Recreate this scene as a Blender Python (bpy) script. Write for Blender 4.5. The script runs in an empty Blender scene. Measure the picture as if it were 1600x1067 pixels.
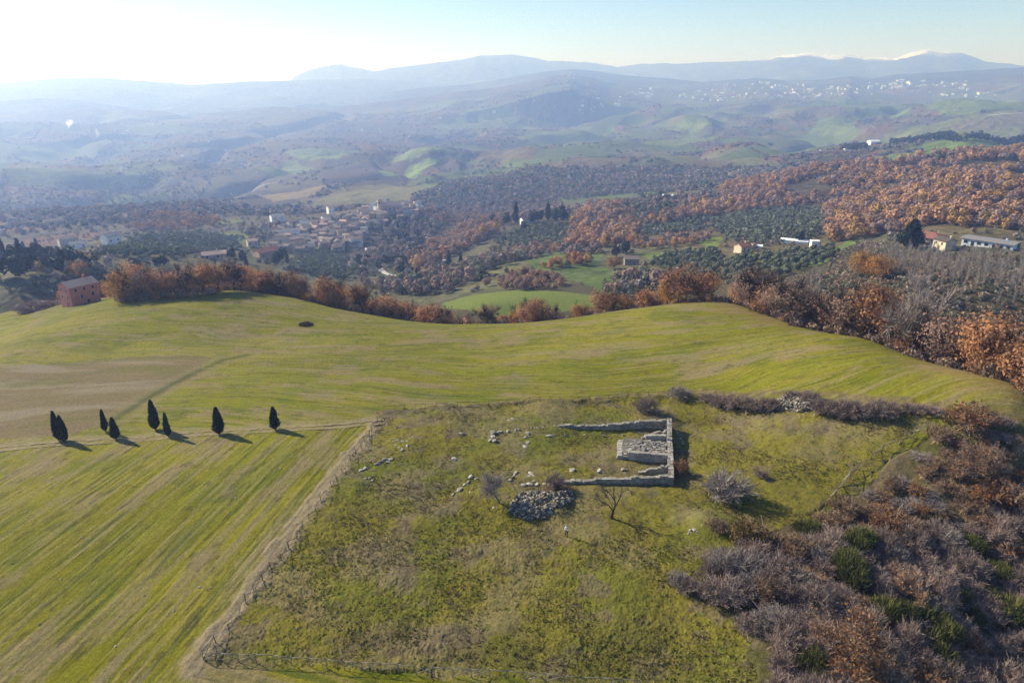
import bpy, math, random
import numpy as np
from mathutils import Vector, Matrix

# ------------------------------------------------------------------ camera, sky, sun, exposure
FW, FH, FPX = 1600.0, 1067.0, 1110.0          # frame of the photograph and focal length in its pixels
CAM_H = 54.0
PITCH = math.radians(20.2)
SUN_EL, SUN_AZ = 29.0, -59.5                  # azimuth measured from the view axis (+Y), negative = left
scene = bpy.context.scene
COL = scene.collection
cam_d = bpy.data.cameras.new('camera')
cam_d.sensor_width = 36.0
cam_d.lens = 36.0 * FPX / FW
cam_d.clip_start = 0.5
cam_d.clip_end = 60000.0
cam = bpy.data.objects.new('camera', cam_d)
cam.location = (0, 0, CAM_H)
cam.rotation_euler = (math.pi / 2 - PITCH, 0, 0)
COL.objects.link(cam)
scene.camera = cam

world = bpy.data.worlds.new('World')
scene.world = world
world.use_nodes = True
wn = world.node_tree
wn.nodes.clear()
sky = wn.nodes.new('ShaderNodeTexSky')
sky.sky_type = 'NISHITA'
sky.sun_disc = False
sky.sun_elevation = math.radians(SUN_EL)
sky.sun_rotation = math.radians(SUN_AZ)
sky.altitude = 1200.0
sky.air_density = 1.0
sky.dust_density = 0.05
sky.ozone_density = 4.0
bg = wn.nodes.new('ShaderNodeBackground')
bg.inputs['Strength'].default_value = 0.075
wo = wn.nodes.new('ShaderNodeOutputWorld')
wn.links.new(sky.outputs[0], bg.inputs[0])
wn.links.new(bg.outputs[0], wo.inputs[0])

sun_d = bpy.data.lights.new('sun', 'SUN')
sun_d.energy = 4.5
sun_d.angle = math.radians(0.5)
sun_d.color = (1.0, 0.91, 0.76)
sun = bpy.data.objects.new('sun', sun_d)
_e, _a = math.radians(SUN_EL), math.radians(SUN_AZ)
SUN_DIR = Vector((math.sin(_a) * math.cos(_e), math.cos(_a) * math.cos(_e), math.sin(_e)))
sun.rotation_euler = SUN_DIR.to_track_quat('Z', 'Y').to_euler()
COL.objects.link(sun)

scene.view_settings.view_transform = 'Standard'
scene.view_settings.look = 'None'
scene.view_settings.exposure = 1.06
scene.view_settings.gamma = 1.0
scene.cycles.max_bounces = 5
scene.cycles.diffuse_bounces = 2
scene.cycles.glossy_bounces = 1
scene.cycles.transmission_bounces = 2
scene.cycles.transparent_max_bounces = 4
scene.cycles.volume_bounces = 1
scene.cycles.use_denoising = True
scene.cycles.sample_clamp_indirect = 4.0
try:
    scene.cycles.denoising_prefilter = 'NONE'
except Exception:
    pass

# ------------------------------------------------------------------ number helpers
def _hash(ix, iy, seed):
    h = (ix.astype(np.int64) * 374761393 + iy.astype(np.int64) * 668265263 + seed * 974634543) & 0xffffffff
    h = ((h ^ (h >> 13)) * 1274126177) & 0xffffffff
    h = ((h ^ (h >> 16)) * 2246822519) & 0xffffffff
    return ((h ^ (h >> 15)) & 0xffffff) / float(0xffffff)

def vnoise(x, y, seed=0):
    ix, iy = np.floor(x), np.floor(y)
    fx, fy = x - ix, y - iy
    fx = fx * fx * fx * (fx * (fx * 6 - 15) + 10)
    fy = fy * fy * fy * (fy * (fy * 6 - 15) + 10)
    a, b = _hash(ix, iy, seed), _hash(ix + 1, iy, seed)
    c, d = _hash(ix, iy + 1, seed), _hash(ix + 1, iy + 1, seed)
    return (a + (b - a) * fx) * (1 - fy) + (c + (d - c) * fx) * fy

def fbm(x, y, seed=0, octaves=4, gain=0.5):
    """0..1, mean about .5"""
    s, amp, tot = 0.0, 1.0, 0.0
    for k in range(octaves):
        s = s + amp * vnoise(x * 2 ** k + 17.3 * k, y * 2 ** k - 9.1 * k, seed + k)
        tot += amp
        amp *= gain
    return s / tot

def worley(x, y, seed=0, jitter=0.9):
    """distance to the nearest feature point of a jittered unit lattice, and that point's random value"""
    ix, iy = np.floor(x), np.floor(y)
    best = np.full(x.shape, 9.0)
    val = np.zeros(x.shape)
    for dx in (-1, 0, 1):
        for dy in (-1, 0, 1):
            cx, cy = ix + dx, iy + dy
            px = cx + 0.5 + jitter * (_hash(cx, cy, seed) - 0.5)
            py = cy + 0.5 + jitter * (_hash(cx, cy, seed + 7) - 0.5)
            d = (x - px) ** 2 + (y - py) ** 2
            m = d < best
            best = np.where(m, d, best)
            val = np.where(m, _hash(cx, cy, seed + 13), val)
    return np.sqrt(best), val

def sstep(a, b, x):
    t = np.clip((x - a) / (b - a), 0, 1)
    return t * t * (3 - 2 * t)

def in_poly(x, y, poly):
    inside = np.zeros(np.shape(x), bool)
    n = len(poly)
    for i in range(n):
        x0, y0 = poly[i]
        x1, y1 = poly[(i + 1) % n]
        if y0 == y1:
            continue
        c = ((y0 > y) != (y1 > y)) & (x < (x1 - x0) * (y - y0) / (y1 - y0) + x0)
        inside ^= c
    return inside

def seg_dist(x, y, pts):
    """distance to a polyline"""
    best = np.full(np.shape(x), 1e9)
    for (x0, y0), (x1, y1) in zip(pts[:-1], pts[1:]):
        dx, dy = x1 - x0, y1 - y0
        t = np.clip(((x - x0) * dx + (y - y0) * dy) / max(dx * dx + dy * dy, 1e-9), 0, 1)
        best = np.minimum(best, np.hypot(x - x0 - t * dx, y - y0 - t * dy))
    return best

# ------------------------------------------------------------------ the camera's rays, used to survey the photograph onto the land
CP, SP = math.cos(PITCH), math.sin(PITCH)
def ray(px, py):
    u, v = (px - FW / 2) / FPX, (FH / 2 - py) / FPX
    return u, CP + v * SP, -SP + v * CP           # x, y, z per unit depth
def at_range(px, py, r):
    """the point at horizontal range r seen at a pixel -> x, y, z"""
    dx, dy, dz = ray(px, py)
    k = r / math.hypot(dx, dy)
    return dx * k, dy * k, CAM_H + dz * k
# air: blue molecules, and pale damp that throws the sunlight forward
AIR = (((0.12, 0.33, 1.0, 1.0), 2.15e-4, 0.2), ((1.0, 0.98, 0.97, 1.0), 0.66e-4, 0.76))
NEAR_NA, NEAR_NR, HILL_NR = 1150, 900, 640
# ------------------------------------------------------------------ the land: one height field, surveyed from points of the photograph
CONTROL = [                                       # pixel, pixel, range in metres
    # crop field
    (0, 487, 285), (60, 483, 292), (130, 478, 300), (190, 468, 275), (280, 462, 250), (380, 456, 232), (480, 469, 220), (600, 496, 205),
    (680, 506, 194), (760, 507, 190), (860, 504, 190), (960, 489, 190), (1060, 476, 190), (1140, 473, 184), (1220, 500, 164),
    (1350, 526, 149), (1500, 576, 131), (1600, 606, 121),
    (0, 560, 196), (200, 545, 185), (400, 520, 182), (600, 540, 160), (800, 550, 150), (1000, 545, 146), (1150, 530, 148),
    # valley fields and slopes behind the crest
    (700, 484, 285), (820, 462, 305), (940, 466, 300), (760, 480, 275), (800, 412, 430), (870, 402, 440), (960, 425, 395), (985, 412, 450), (1060, 405, 440),
    (1160, 392, 450), (1100, 440, 330), (1240, 380, 490), (1272, 385, 480), (1200, 350, 640), (1300, 322, 780), (1045, 312, 900), (1100, 345, 700),
    (1340, 400, 370), (1480, 388, 405), (1560, 384, 420), (1440, 375, 440), (1500, 440, 285), (1400, 430, 285), (1580, 450, 280),
    (1450, 300, 650), (1500, 350, 490), (1590, 300, 640), (1590, 234, 1050), (1450, 248, 1000), (1350, 262, 950), (1250, 272, 1000), (1130, 300, 980),
    (1350, 330, 640), (1300, 232, 1700), (1450, 232, 1450), (1590, 215, 1800), (1400, 222, 1850),
    (1300, 168, 4200), (1550, 158, 4000), (1590, 155, 3900), (1570, 190, 2900), (1400, 192, 3000), (1150, 168, 4300), (1050, 178, 4300), (1230, 215, 2500),
    (1000, 250, 1700), (900, 272, 1500), (750, 290, 1330), (1000, 215, 2600), (1100, 240, 1900), (800, 200, 3400), (900, 190, 3800), (600, 205, 4200), (700, 250, 2200),
    (650, 232, 2700), (850, 236, 2400),
    # the village spur and the gorge
    (610, 325, 950), (570, 340, 900), (480, 378, 740), (420, 405, 560), (530, 400, 680), (560, 380, 760), (600, 425, 560), (640, 350, 880), (700, 405, 600),
    (650, 440, 450), (780, 352, 760), (850, 342, 760), (900, 385, 560), (700, 350, 900), (760, 420, 480),
    # the left
    (330, 402, 500), (240, 400, 470), (200, 370, 650), (115, 380, 700), (60, 402, 500), (20, 440, 390), (60, 462, 330), (150, 430, 400),
    (300, 340, 1000), (100, 332, 1300), (0, 340, 1250), (300, 292, 1800), (100, 272, 2300), (0, 280, 2300), (440, 270, 2000), (550, 302, 1350), (400, 330, 1150), (200, 202, 4900),
    (100, 208, 4800), (450, 178, 5600), (300, 190, 5200), (20, 215, 4700), (600, 182, 5600), (350, 235, 3000), (150, 235, 3200), (520, 220, 3300), (720, 185, 5000),
]
HIDDEN = [                                        # pixel column, range, height
    (680, 228, -36), (600, 240, -35), (480, 262, -38), (380, 280, -34), (280, 300, -38), (180, 330, -46), (760, 232, -38), (860, 230, -34), (960, 228, -28), (1060, 226, -17),
    (680, 340, -52), (560, 330, -58), (450, 380, -62), (330, 390, -58),
    (1140, 224, -13), (1220, 205, -12), (1350, 190, -14), (1500, 175, -14), (1600, 170, -16), (1500, 220, -20), (1600, 230, -24), (1350, 240, -20), (1240, 270, -22),
    (1100, 280, -28), (1000, 290, -34), (0, 345, -52), (-120, 330, -50), (-120, 260, -28), (-120, 180, -8), (1720, 230, -26), (1720, 150, -10), (1720, 300, -24), (1720, 600, -30),
    (1720, 1000, -36), (1720, 2500, -90), (1720, 4000, -80), (-120, 700, -110), (-120, 2000, -190), (-120, 4500, -200),
    (640, 1130, -165), (800, 1100, -150), (560, 1120, -165), (900, 1050, -120), (1000, 1250, -120), (720, 780, -118), (1200, 1350, -100), (1450, 1200, -62), (1600, 1300, -55), (1350, 1250, -85),
    (300, 6500, -230), (0, 6000, -235), (600, 6500, -220), (800, 5500, -190), (1000, 5200, -170), (1300, 5000, -150), (1550, 5000, -140),
    (0, 18000, -240), (400, 18000, -240), (800, 18000, -220), (1200, 18000, -200), (1600, 18000, -180), (1800, 18000, -180), (-200, 18000, -240),
    (0, 9000, -240), (800, 9000, -200), (1300, 7500, -120), (1600, 7500, -110), (1000, 7500, -135), (1300, 9500, -110), (1600, 9500, -110),
]
def squeeze(r):                                   # the far ranges, as judged by how the air thickens with distance
    return r if r < 3000 else 3000 + (r - 3000) * .6
CONTROL = [(a, b, squeeze(r)) for a, b, r in CONTROL]
HIDDEN = [(a, squeeze(r), CAM_H + (z - CAM_H) * squeeze(r) / r) for a, r, z in HIDDEN]
def _az(px, r):                                   # azimuth of a pixel column near the row where that range shows
    v = -0.3 + 0.36 * min(1.0, math.log(max(r, 60) / 60.0) / 3.5)
    return math.atan2((px - FW / 2) / FPX, CP + v * SP)
_pts, _z = [], []
for px, py, r in CONTROL:
    x, y, z = at_range(px, py, r)
    _pts.append((math.atan2(x, y), math.log(r)))
    _z.append(z)
for px, r, z in HIDDEN:
    _pts.append((_az(px, r), math.log(r)))
    _z.append(z)
for r in (20, 45, 62, 80, 98, 115):               # the flat shoulder of the hill under the ruins
    for a in (-0.9, -0.6, -0.3, 0.0, 0.3, 0.55):
        if r > 110 and a > 0.4:
            continue
        _pts.append((a, math.log(r)))
        _z.append({115: -0.8}.get(r, 0.0) - max(0, -a - 0.3) * (r - 60 if r > 60 else 0) * 0.05)
for r, a, z in ((20, .9, -1.5), (45, .9, -4), (62, .9, -7), (80, .85, -9), (100, .85, -10)):
    _pts.append((a, math.log(r)))
    _z.append(z)
_pts, _z = np.array(_pts), np.array(_z)
def _phi(d2):
    return np.sqrt(d2 + 0.03 ** 2)
_A = _phi(((_pts[:, None, :] - _pts[None]) ** 2).sum(2))
_n = len(_pts)
_M = np.zeros((_n + 1, _n + 1))
_M[:_n, :_n] = _A - np.eye(_n) * 0.004
_M[:_n, _n] = 1
_M[_n, :_n] = 1
_w = np.linalg.solve(_M, np.append(_z, 0.0))
B_A0, B_A1, B_NA = -1.0, 1.0, 320
B_L0, B_L1, B_NL = math.log(15.0), math.log(19000.0), 620
_ba = np.linspace(B_A0, B_A1, B_NA)
_bl = np.linspace(B_L0, B_L1, B_NL)
_BZ = np.zeros((B_NL, B_NA))
for i, l in enumerate(_bl):
    d2 = (_ba[:, None] - _pts[None, :, 0]) ** 2 + (l - _pts[None, :, 1]) ** 2
    _BZ[i] = _phi(d2) @ _w[:_n] + _w[_n]
for _ in range(2):                                # a light smoothing of the survey
    _BZ[1:-1] = (_BZ[:-2] + 2 * _BZ[1:-1] + _BZ[2:]) / 4
    _BZ[:, 1:-1] = (_BZ[:, :-2] + 2 * _BZ[:, 1:-1] + _BZ[:, 2:]) / 4

def _bilin(G, fi, fj):
    i = np.clip(np.floor(fi).astype(int), 0, G.shape[0] - 2)
    j = np.clip(np.floor(fj).astype(int), 0, G.shape[1] - 2)
    a, b = np.clip(fi - i, 0, 1), np.clip(fj - j, 0, 1)
    return (G[i, j] * (1 - a) + G[i + 1, j] * a) * (1 - b) + (G[i, j + 1] * (1 - a) + G[i + 1, j + 1] * a) * b

RIDGES = [                                        # range, fall in front, fall behind, roughness, crest in pixels
    (8300, .09, .15, 26, [(-150, 168), (0, 158), (60, 154), (120, 156), (200, 168), (300, 180), (420, 200)]),
    (12400, .10, .12, 40, [(-200, 120), (0, 131), (80, 123), (160, 122), (230, 127), (300, 133), (380, 128), (470, 125), (560, 124), (640, 127), (700, 131), (790, 140), (900, 150)]),
    (6700, .085, .10, 30, [(480, 172), (600, 160), (680, 148), (760, 140), (820, 129), (860, 120), (892, 117), (925, 124), (960, 133), (1020, 139), (1100, 148)]),
    (9000, .10, .14, 34, [(560, 150), (660, 137), (740, 131), (800, 121), (850, 112), (893, 108), (930, 111), (970, 117), (1020, 121), (1080, 126), (1150, 134)]),
    (8900, .055, .10, 22, [(900, 150), (960, 138), (1030, 131), (1100, 128), (1180, 122), (1230, 126), (1290, 125), (1330, 119), (1370, 124), (1420, 128), (1500, 132), (1600, 130), (1800, 130)]),
    (8100, .12, .12, 10, [(1440, 140), (1465, 126), (1490, 122), (1515, 124), (1540, 133), (1555, 128), (1570, 127), (1590, 133), (1610, 142)]),
    (8600, .10, .14, 34, [(1290, 140), (1350, 125), (1400, 116), (1450, 114), (1500, 111), (1560, 107), (1600, 105), (1700, 100), (1900, 100)]),
    (15300, .16, .2, 70, [(540, 122), (610, 107), (680, 98), (720, 93), (750, 87), (800, 85), (830, 89), (855, 95), (890, 96), (930, 99), (965, 105), (1000, 100), (1060, 100), (1120, 97), (1190, 94),
                          (1215, 88), (1270, 82), (1330, 87), (1370, 90), (1400, 90), (1425, 82), (1450, 78), (1475, 81), (1500, 82), (1540, 96), (1600, 103), (1800, 106)]),
    (16300, .2, .2, 40, [(455, 122), (490, 107), (515, 102), (532, 100), (550, 105), (580, 110), (640, 122)]),
]
_RC = []
for R, sf, sb, rough, crest in RIDGES:
    R = squeeze(R)
    aa, zz = [], []
    for px, py in crest:
        x, y, z = at_range(px, py, R)
        aa.append(math.atan2(x, y))
        zz.append(z)
    _RC.append((R, sf, sb, rough, np.array(aa), np.array(zz)))

def far_height(a, r, base):
    z = base
    x, y = r * np.sin(a), r * np.cos(a)
    for k, (R, sf, sb, rough, aa, zz) in enumerate(_RC):
        crest = np.interp(a, aa, zz, left=-330, right=-330)
        d = r - R + (fbm(a * 30, r / 3000, 40 + k, 3) - .5) * 330
        fall = np.where(d < 0, -d * sf, d * sb)
        gul = (1 - np.abs(2 * fbm(x / 600, y / 1000, 60 + k, 4) - 1)) - .6
        h = crest - fall * .8 + gul * rough * sstep(20, 700, fall * 6) * 1.6 - fall * .2
        h = h + (fbm(x / 260, y / 260, 80 + k, 3) - .5) * rough * .22 + (fbm(x / 110, y / 110, 90 + k, 3) - .5) * rough * .16
        z = np.maximum(z, h)
    return z

MOUNDS = []
for px, py, rad, h in ((874, 800, 1.7, .8), (1106, 824, 2.6, 1.25), (1322, 690, 2.0, -.6), (700, 645, 6, .7), (850, 640, 8, .8), (1010, 650, 5, .9), (640, 700, 6, .4), (1080, 700, 3, -.5), (1290, 700, 4, .3)):
    dx, dy, dz = ray(px, py)
    MOUNDS.append((-dx * CAM_H / dz, -dy * CAM_H / dz, rad, h))
def land(a, r, detail=True):
    l = np.log(r)
    z = _bilin(_BZ, (l - B_L0) / (B_L1 - B_L0) * (B_NL - 1), (a - B_A0) / (B_A1 - B_A0) * (B_NA - 1))
    x, y = r * np.sin(a), r * np.cos(a)
    z = z + (fbm(x / 45, y / 45, 3, 3) - .5) * 1.1 * sstep(60, 200, r)
    if np.any(r < 140):
        for mx, my, rad, h in MOUNDS:
            z = z + h * np.exp(-((x - mx) ** 2 + (y - my) ** 2) / rad ** 2)
    g = sstep(260, 900, r)
    if np.any(r > 260):
        z = z + g * (fbm(x / 320, y / 320, 5, 4) - .5) * (26 * sstep(300, 2500, r) + 5) * 1.3
        fold = sstep(1050, 2100, r)
        rv = 1 - np.abs(2 * fbm(x / 620 + .3 * vnoise(x / 300, y / 300, 9), y / 900, 12, 4) - 1)
        z = z + fold * ((fbm(x / 800, y / 520, 14, 3) - .5) * 95 - sstep(.72, .98, rv) * 42)
    if np.any(r > 4000):
        z = np.where(r > 4000, far_height(a, r, z), z)
    return z

# working grid for looking heights up
G_A0, G_A1, G_NA = -0.98, 0.98, 1300
G_L0, G_L1, G_NL = math.log(16.0), math.log(12600.0), 1500
_ga = np.linspace(G_A0, G_A1, G_NA)
_gr = np.exp(np.linspace(G_L0, G_L1, G_NL))
_GZ = np.zeros((G_NL, G_NA))
for i0 in range(0, G_NL, 100):
    A, Rr = np.meshgrid(_ga, _gr[i0:i0 + 100])
    _GZ[i0:i0 + 100] = land(A, Rr)
def hz(x, y):
    """height of the land at x, y (arrays or numbers)"""
    x, y = np.asarray(x, float), np.asarray(y, float)
    a, r = np.arctan2(x, y), np.maximum(np.hypot(x, y), 16.5)
    return _bilin(_GZ, (np.log(r) - G_L0) / (G_L1 - G_L0) * (G_NL - 1), (a - G_A0) / (G_A1 - G_A0) * (G_NA - 1))
_MR = np.exp(np.linspace(math.log(30), math.log(12300), 2600))
def ground_at(px, py):
    """where the ray through a pixel of the photograph meets the land -> (x, y, z)"""
    dx, dy, dz = ray(px, py)
    h = math.hypot(dx, dy)
    rr = _MR
    zr = CAM_H + dz / h * rr
    zl = hz(dx / h * rr, dy / h * rr)
    hit = np.nonzero(zr <= zl)[0]
    if len(hit) == 0:
        k = len(rr) - 1
        r = rr[k]
    else:
        k = max(hit[0], 1)
        d0, d1 = zr[k - 1] - zl[k - 1], zr[k] - zl[k]
        r = rr[k - 1] + (rr[k] - rr[k - 1]) * d0 / (d0 - d1 + 1e-12)
    x, y = dx / h * r, dy / h * r
    return np.array((x, y, float(hz(x, y))))
def on_range(px, r):
    """a spot in a pixel column at a given range, for what stands hidden behind a crest"""
    a = _az(px, r)
    x, y = r * math.sin(a), r * math.cos(a)
    return np.array((x, y, float(hz(x, y))))
def gpoly(pix):
    return [tuple(ground_at(px, py)[:2]) for px, py in pix]
# ------------------------------------------------------------------ mesh and material helpers
def mesh_np(name, verts, faces, mats=None, fmat=None, colors=None, smooth=False):
    """faces: (n,3) or (n,4) array, or a list of such arrays; colors: per-vertex RGB"""
    me = bpy.data.meshes.new(name)
    if not isinstance(faces, list):
        faces = [faces]
    faces = [np.asarray(f, np.int32) for f in faces if len(f)]
    verts = np.asarray(verts, np.float32)
    loops = np.concatenate([f.ravel() for f in faces])
    tot = np.concatenate([np.full(len(f), f.shape[1], np.int32) for f in faces])
    start = np.concatenate([[0], np.cumsum(tot)[:-1]]).astype(np.int32)
    me.vertices.add(len(verts))
    me.vertices.foreach_set('co', verts.ravel())
    me.loops.add(len(loops))
    me.loops.foreach_set('vertex_index', loops)
    me.polygons.add(len(tot))
    me.polygons.foreach_set('loop_start', start)
    me.polygons.foreach_set('loop_total', tot)
    if smooth:
        me.polygons.foreach_set('use_smooth', np.ones(len(tot), bool))
    else:
        me.polygons.foreach_set('use_smooth', np.zeros(len(tot), bool))
    for m in (mats or []):
        me.materials.append(m)
    if fmat is not None:
        me.polygons.foreach_set('material_index', np.asarray(fmat, np.int32))
    if colors is not None:
        at = me.attributes.new('tint', 'FLOAT_COLOR', 'POINT')
        c = np.ones((len(verts), 4), np.float32)
        c[:, :3] = colors
        at.data.foreach_set('color', c.ravel())
    me.update()
    return me

def link(name, me, parent=None, loc=None, rz=None):
    o = bpy.data.objects.new(name, me)
    COL.objects.link(o)
    if parent is not None:
        o.parent = parent
    if loc is not None:
        o.location = [float(v) for v in loc]
    if rz is not None:
        o.rotation_euler = (0, 0, rz)
    return o

def tag(o, label, cat, group=None):
    o['label'] = label
    o['category'] = cat
    if group:
        o['group'] = group
    return o
def thing(name, label, cat, loc, rz=0.0, group=None):
    o = link(name, None, None, loc, rz)
    o.empty_display_size = 0.3
    return tag(o, label, cat, group)
def structure(o, label=None):
    o['kind'] = 'structure'
    if label:
        o['label'] = label
    return o
def stuff(o, label, cat):
    o['kind'] = 'stuff'
    o['label'] = label
    o['category'] = cat
    return o

class MB:
    """collects simple solids into one mesh"""
    def __init__(s):
        s.v, s.q, s.t, s.mq, s.mt, s.n = [], [], [], [], [], 0
    def add(s, v, quads=(), tris=(), mat=0):
        v = np.asarray(v, float)
        s.v.append(v)
        if len(quads):
            s.q.append(np.asarray(quads, int) + s.n)
            s.mq += [mat] * len(quads)
        if len(tris):
            s.t.append(np.asarray(tris, int) + s.n)
            s.mt += [mat] * len(tris)
        s.n += len(v)
    def box(s, c, size, rz=0.0, mat=0, jitter=0.0, rng=None, tilt=(0, 0)):
        x, y, z = [k / 2 for k in size]
        v = np.array([(i, j, k) for k in (-z, z) for i, j in ((-x, -y), (x, -y), (x, y), (-x, y))])
        if jitter:
            v = v + (rng.random(v.shape) - .5) * jitter * np.array(size)
        m = Matrix.Rotation(rz, 3, 'Z') @ Matrix.Rotation(tilt[0], 3, 'X') @ Matrix.Rotation(tilt[1], 3, 'Y')
        v = v @ np.array(m).T + np.array(c)
        s.add(v, [(3, 2, 1, 0), (4, 5, 6, 7), (0, 1, 5, 4), (1, 2, 6, 5), (2, 3, 7, 6), (3, 0, 4, 7)], mat=mat)
    def tube(s, pts, rad, n=6, mat=0, cap=True):
        pts = [Vector(p) for p in pts]
        rings = []
        for i, p in enumerate(pts):
            d = (pts[min(i + 1, len(pts) - 1)] - pts[max(i - 1, 0)]).normalized()
            up = Vector((0, 0, 1)) if abs(d.z) < .9 else Vector((1, 0, 0))
            a = d.cross(up).normalized()
            b = d.cross(a)
            r = rad[i] if hasattr(rad, '__len__') else rad
            rings += [p + (a * math.cos(t) + b * math.sin(t)) * r for t in [2 * math.pi * k / n for k in range(n)]]
        q = []
        for i in range(len(pts) - 1):
            for k in range(n):
                q.append((i * n + k, i * n + (k + 1) % n, (i + 1) * n + (k + 1) % n, (i + 1) * n + k))
        t = []
        v = [tuple(p) for p in rings]
        if cap:
            v += [tuple(pts[0]), tuple(pts[-1])]
            a0, a1 = len(v) - 2, len(v) - 1
            e = (len(pts) - 1) * n
            for k in range(n):
                t.append((a0, (k + 1) % n, k))
                t.append((a1, e + k, e + (k + 1) % n))
        s.add(v, q, t, mat)
    def build(s, name, mats, smooth=False, colors=None):
        v = np.concatenate(s.v)
        f, fm = [], []
        if s.q:
            f.append(np.concatenate(s.q)); fm += s.mq
        if s.t:
            f.append(np.concatenate(s.t)); fm += s.mt
        return mesh_np(name, v, f, mats, fm, colors, smooth)

class NT:
    """a terse node-tree writer"""
    def __init__(s, name):
        s.m = bpy.data.materials.new(name)
        s.m.use_nodes = True
        s.t = s.m.node_tree
        s.t.nodes.clear()
        s.out = s.t.nodes.new('ShaderNodeOutputMaterial')
    def n(s, kind, **kw):
        nd = s.t.nodes.new(kind)
        for k, v in kw.items():
            setattr(nd, k, v)
        return nd
    def l(s, a, b):
        s.t.links.new(a, b)
    def val(s, sock, v):
        if hasattr(v, 'links') or hasattr(v, 'is_output'):
            s.l(v, sock)
        else:
            sock.default_value = v
    def mix(s, f, a, b, blend='MIX'):
        nd = s.n('ShaderNodeMix', data_type='RGBA', blend_type=blend)
        s.val(nd.inputs[0], f)
        for sock, v in ((nd.inputs[6], a), (nd.inputs[7], b)):
            s.val(sock, v if hasattr(v, 'is_output') else (*v, 1.0))
        return nd.outputs[2]
    def noise(s, scale, detail=4.0, rough=.55, vec=None, out=0, dist=0.0):
        nd = s.n('ShaderNodeTexNoise')
        nd.inputs['Scale'].default_value = scale
        nd.inputs['Detail'].default_value = detail
        nd.inputs['Roughness'].default_value = rough
        nd.inputs['Distortion'].default_value = dist
        if vec is not None:
            s.l(vec, nd.inputs['Vector'])
        return nd.outputs[out]
    def ramp(s, fac, a, b):
        nd = s.n('ShaderNodeMapRange')
        nd.interpolation_type = 'SMOOTHSTEP'
        s.val(nd.inputs[0], fac)
        nd.inputs[1].default_value = a
        nd.inputs[2].default_value = b
        return nd.outputs[0]
    def math(s, op, a, b=0.0):
        nd = s.n('ShaderNodeMath', operation=op)
        s.val(nd.inputs[0], a)
        s.val(nd.inputs[1], b)
        return nd.outputs[0]
    def pos(s):
        return s.n('ShaderNodeNewGeometry').outputs['Position']
    def obj(s):
        return s.n('ShaderNodeTexCoord').outputs['Object']
    def mapped(s, vec, scale=(1, 1, 1), rot=(0, 0, 0)):
        nd = s.n('ShaderNodeMapping')
        s.l(vec, nd.inputs['Vector'])
        nd.inputs['Scale'].default_value = scale
        nd.inputs['Rotation'].default_value = rot
        return nd.outputs[0]
    def attr(s, name='tint'):
        return s.n('ShaderNodeAttribute', attribute_name=name).outputs['Color']
    def rand(s):
        return s.n('ShaderNodeObjectInfo').outputs['Random']
    def bump(s, h, strength=.5, dist=.1):
        nd = s.n('ShaderNodeBump')
        nd.inputs['Strength'].default_value = strength
        nd.inputs['Distance'].default_value = dist
        s.l(h, nd.inputs['Height'])
        return nd.outputs[0]
    def surf(s, col, rough=.9, normal=None, spec=.15, trans=0.0, metal=0.0):
        b = s.n('ShaderNodeBsdfPrincipled')
        s.val(b.inputs['Base Color'], col if hasattr(col, 'is_output') else (*col, 1.0))
        s.val(b.inputs['Roughness'], rough)
        b.inputs['Specular IOR Level'].default_value = spec
        b.inputs['Metallic'].default_value = metal
        if normal is not None:
            s.l(normal, b.inputs['Normal'])
        sh = b.outputs[0]
        if trans:
            t = s.n('ShaderNodeBsdfTranslucent')
            s.val(t.inputs['Color'], col if hasattr(col, 'is_output') else (*col, 1.0))
            mx = s.n('ShaderNodeMixShader')
            mx.inputs[0].default_value = trans
            s.l(b.outputs[0], mx.inputs[1])
            s.l(t.outputs[0], mx.inputs[2])
            sh = mx.outputs[0]
        s.l(sh, s.out.inputs['Surface'])
        return s.m
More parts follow.
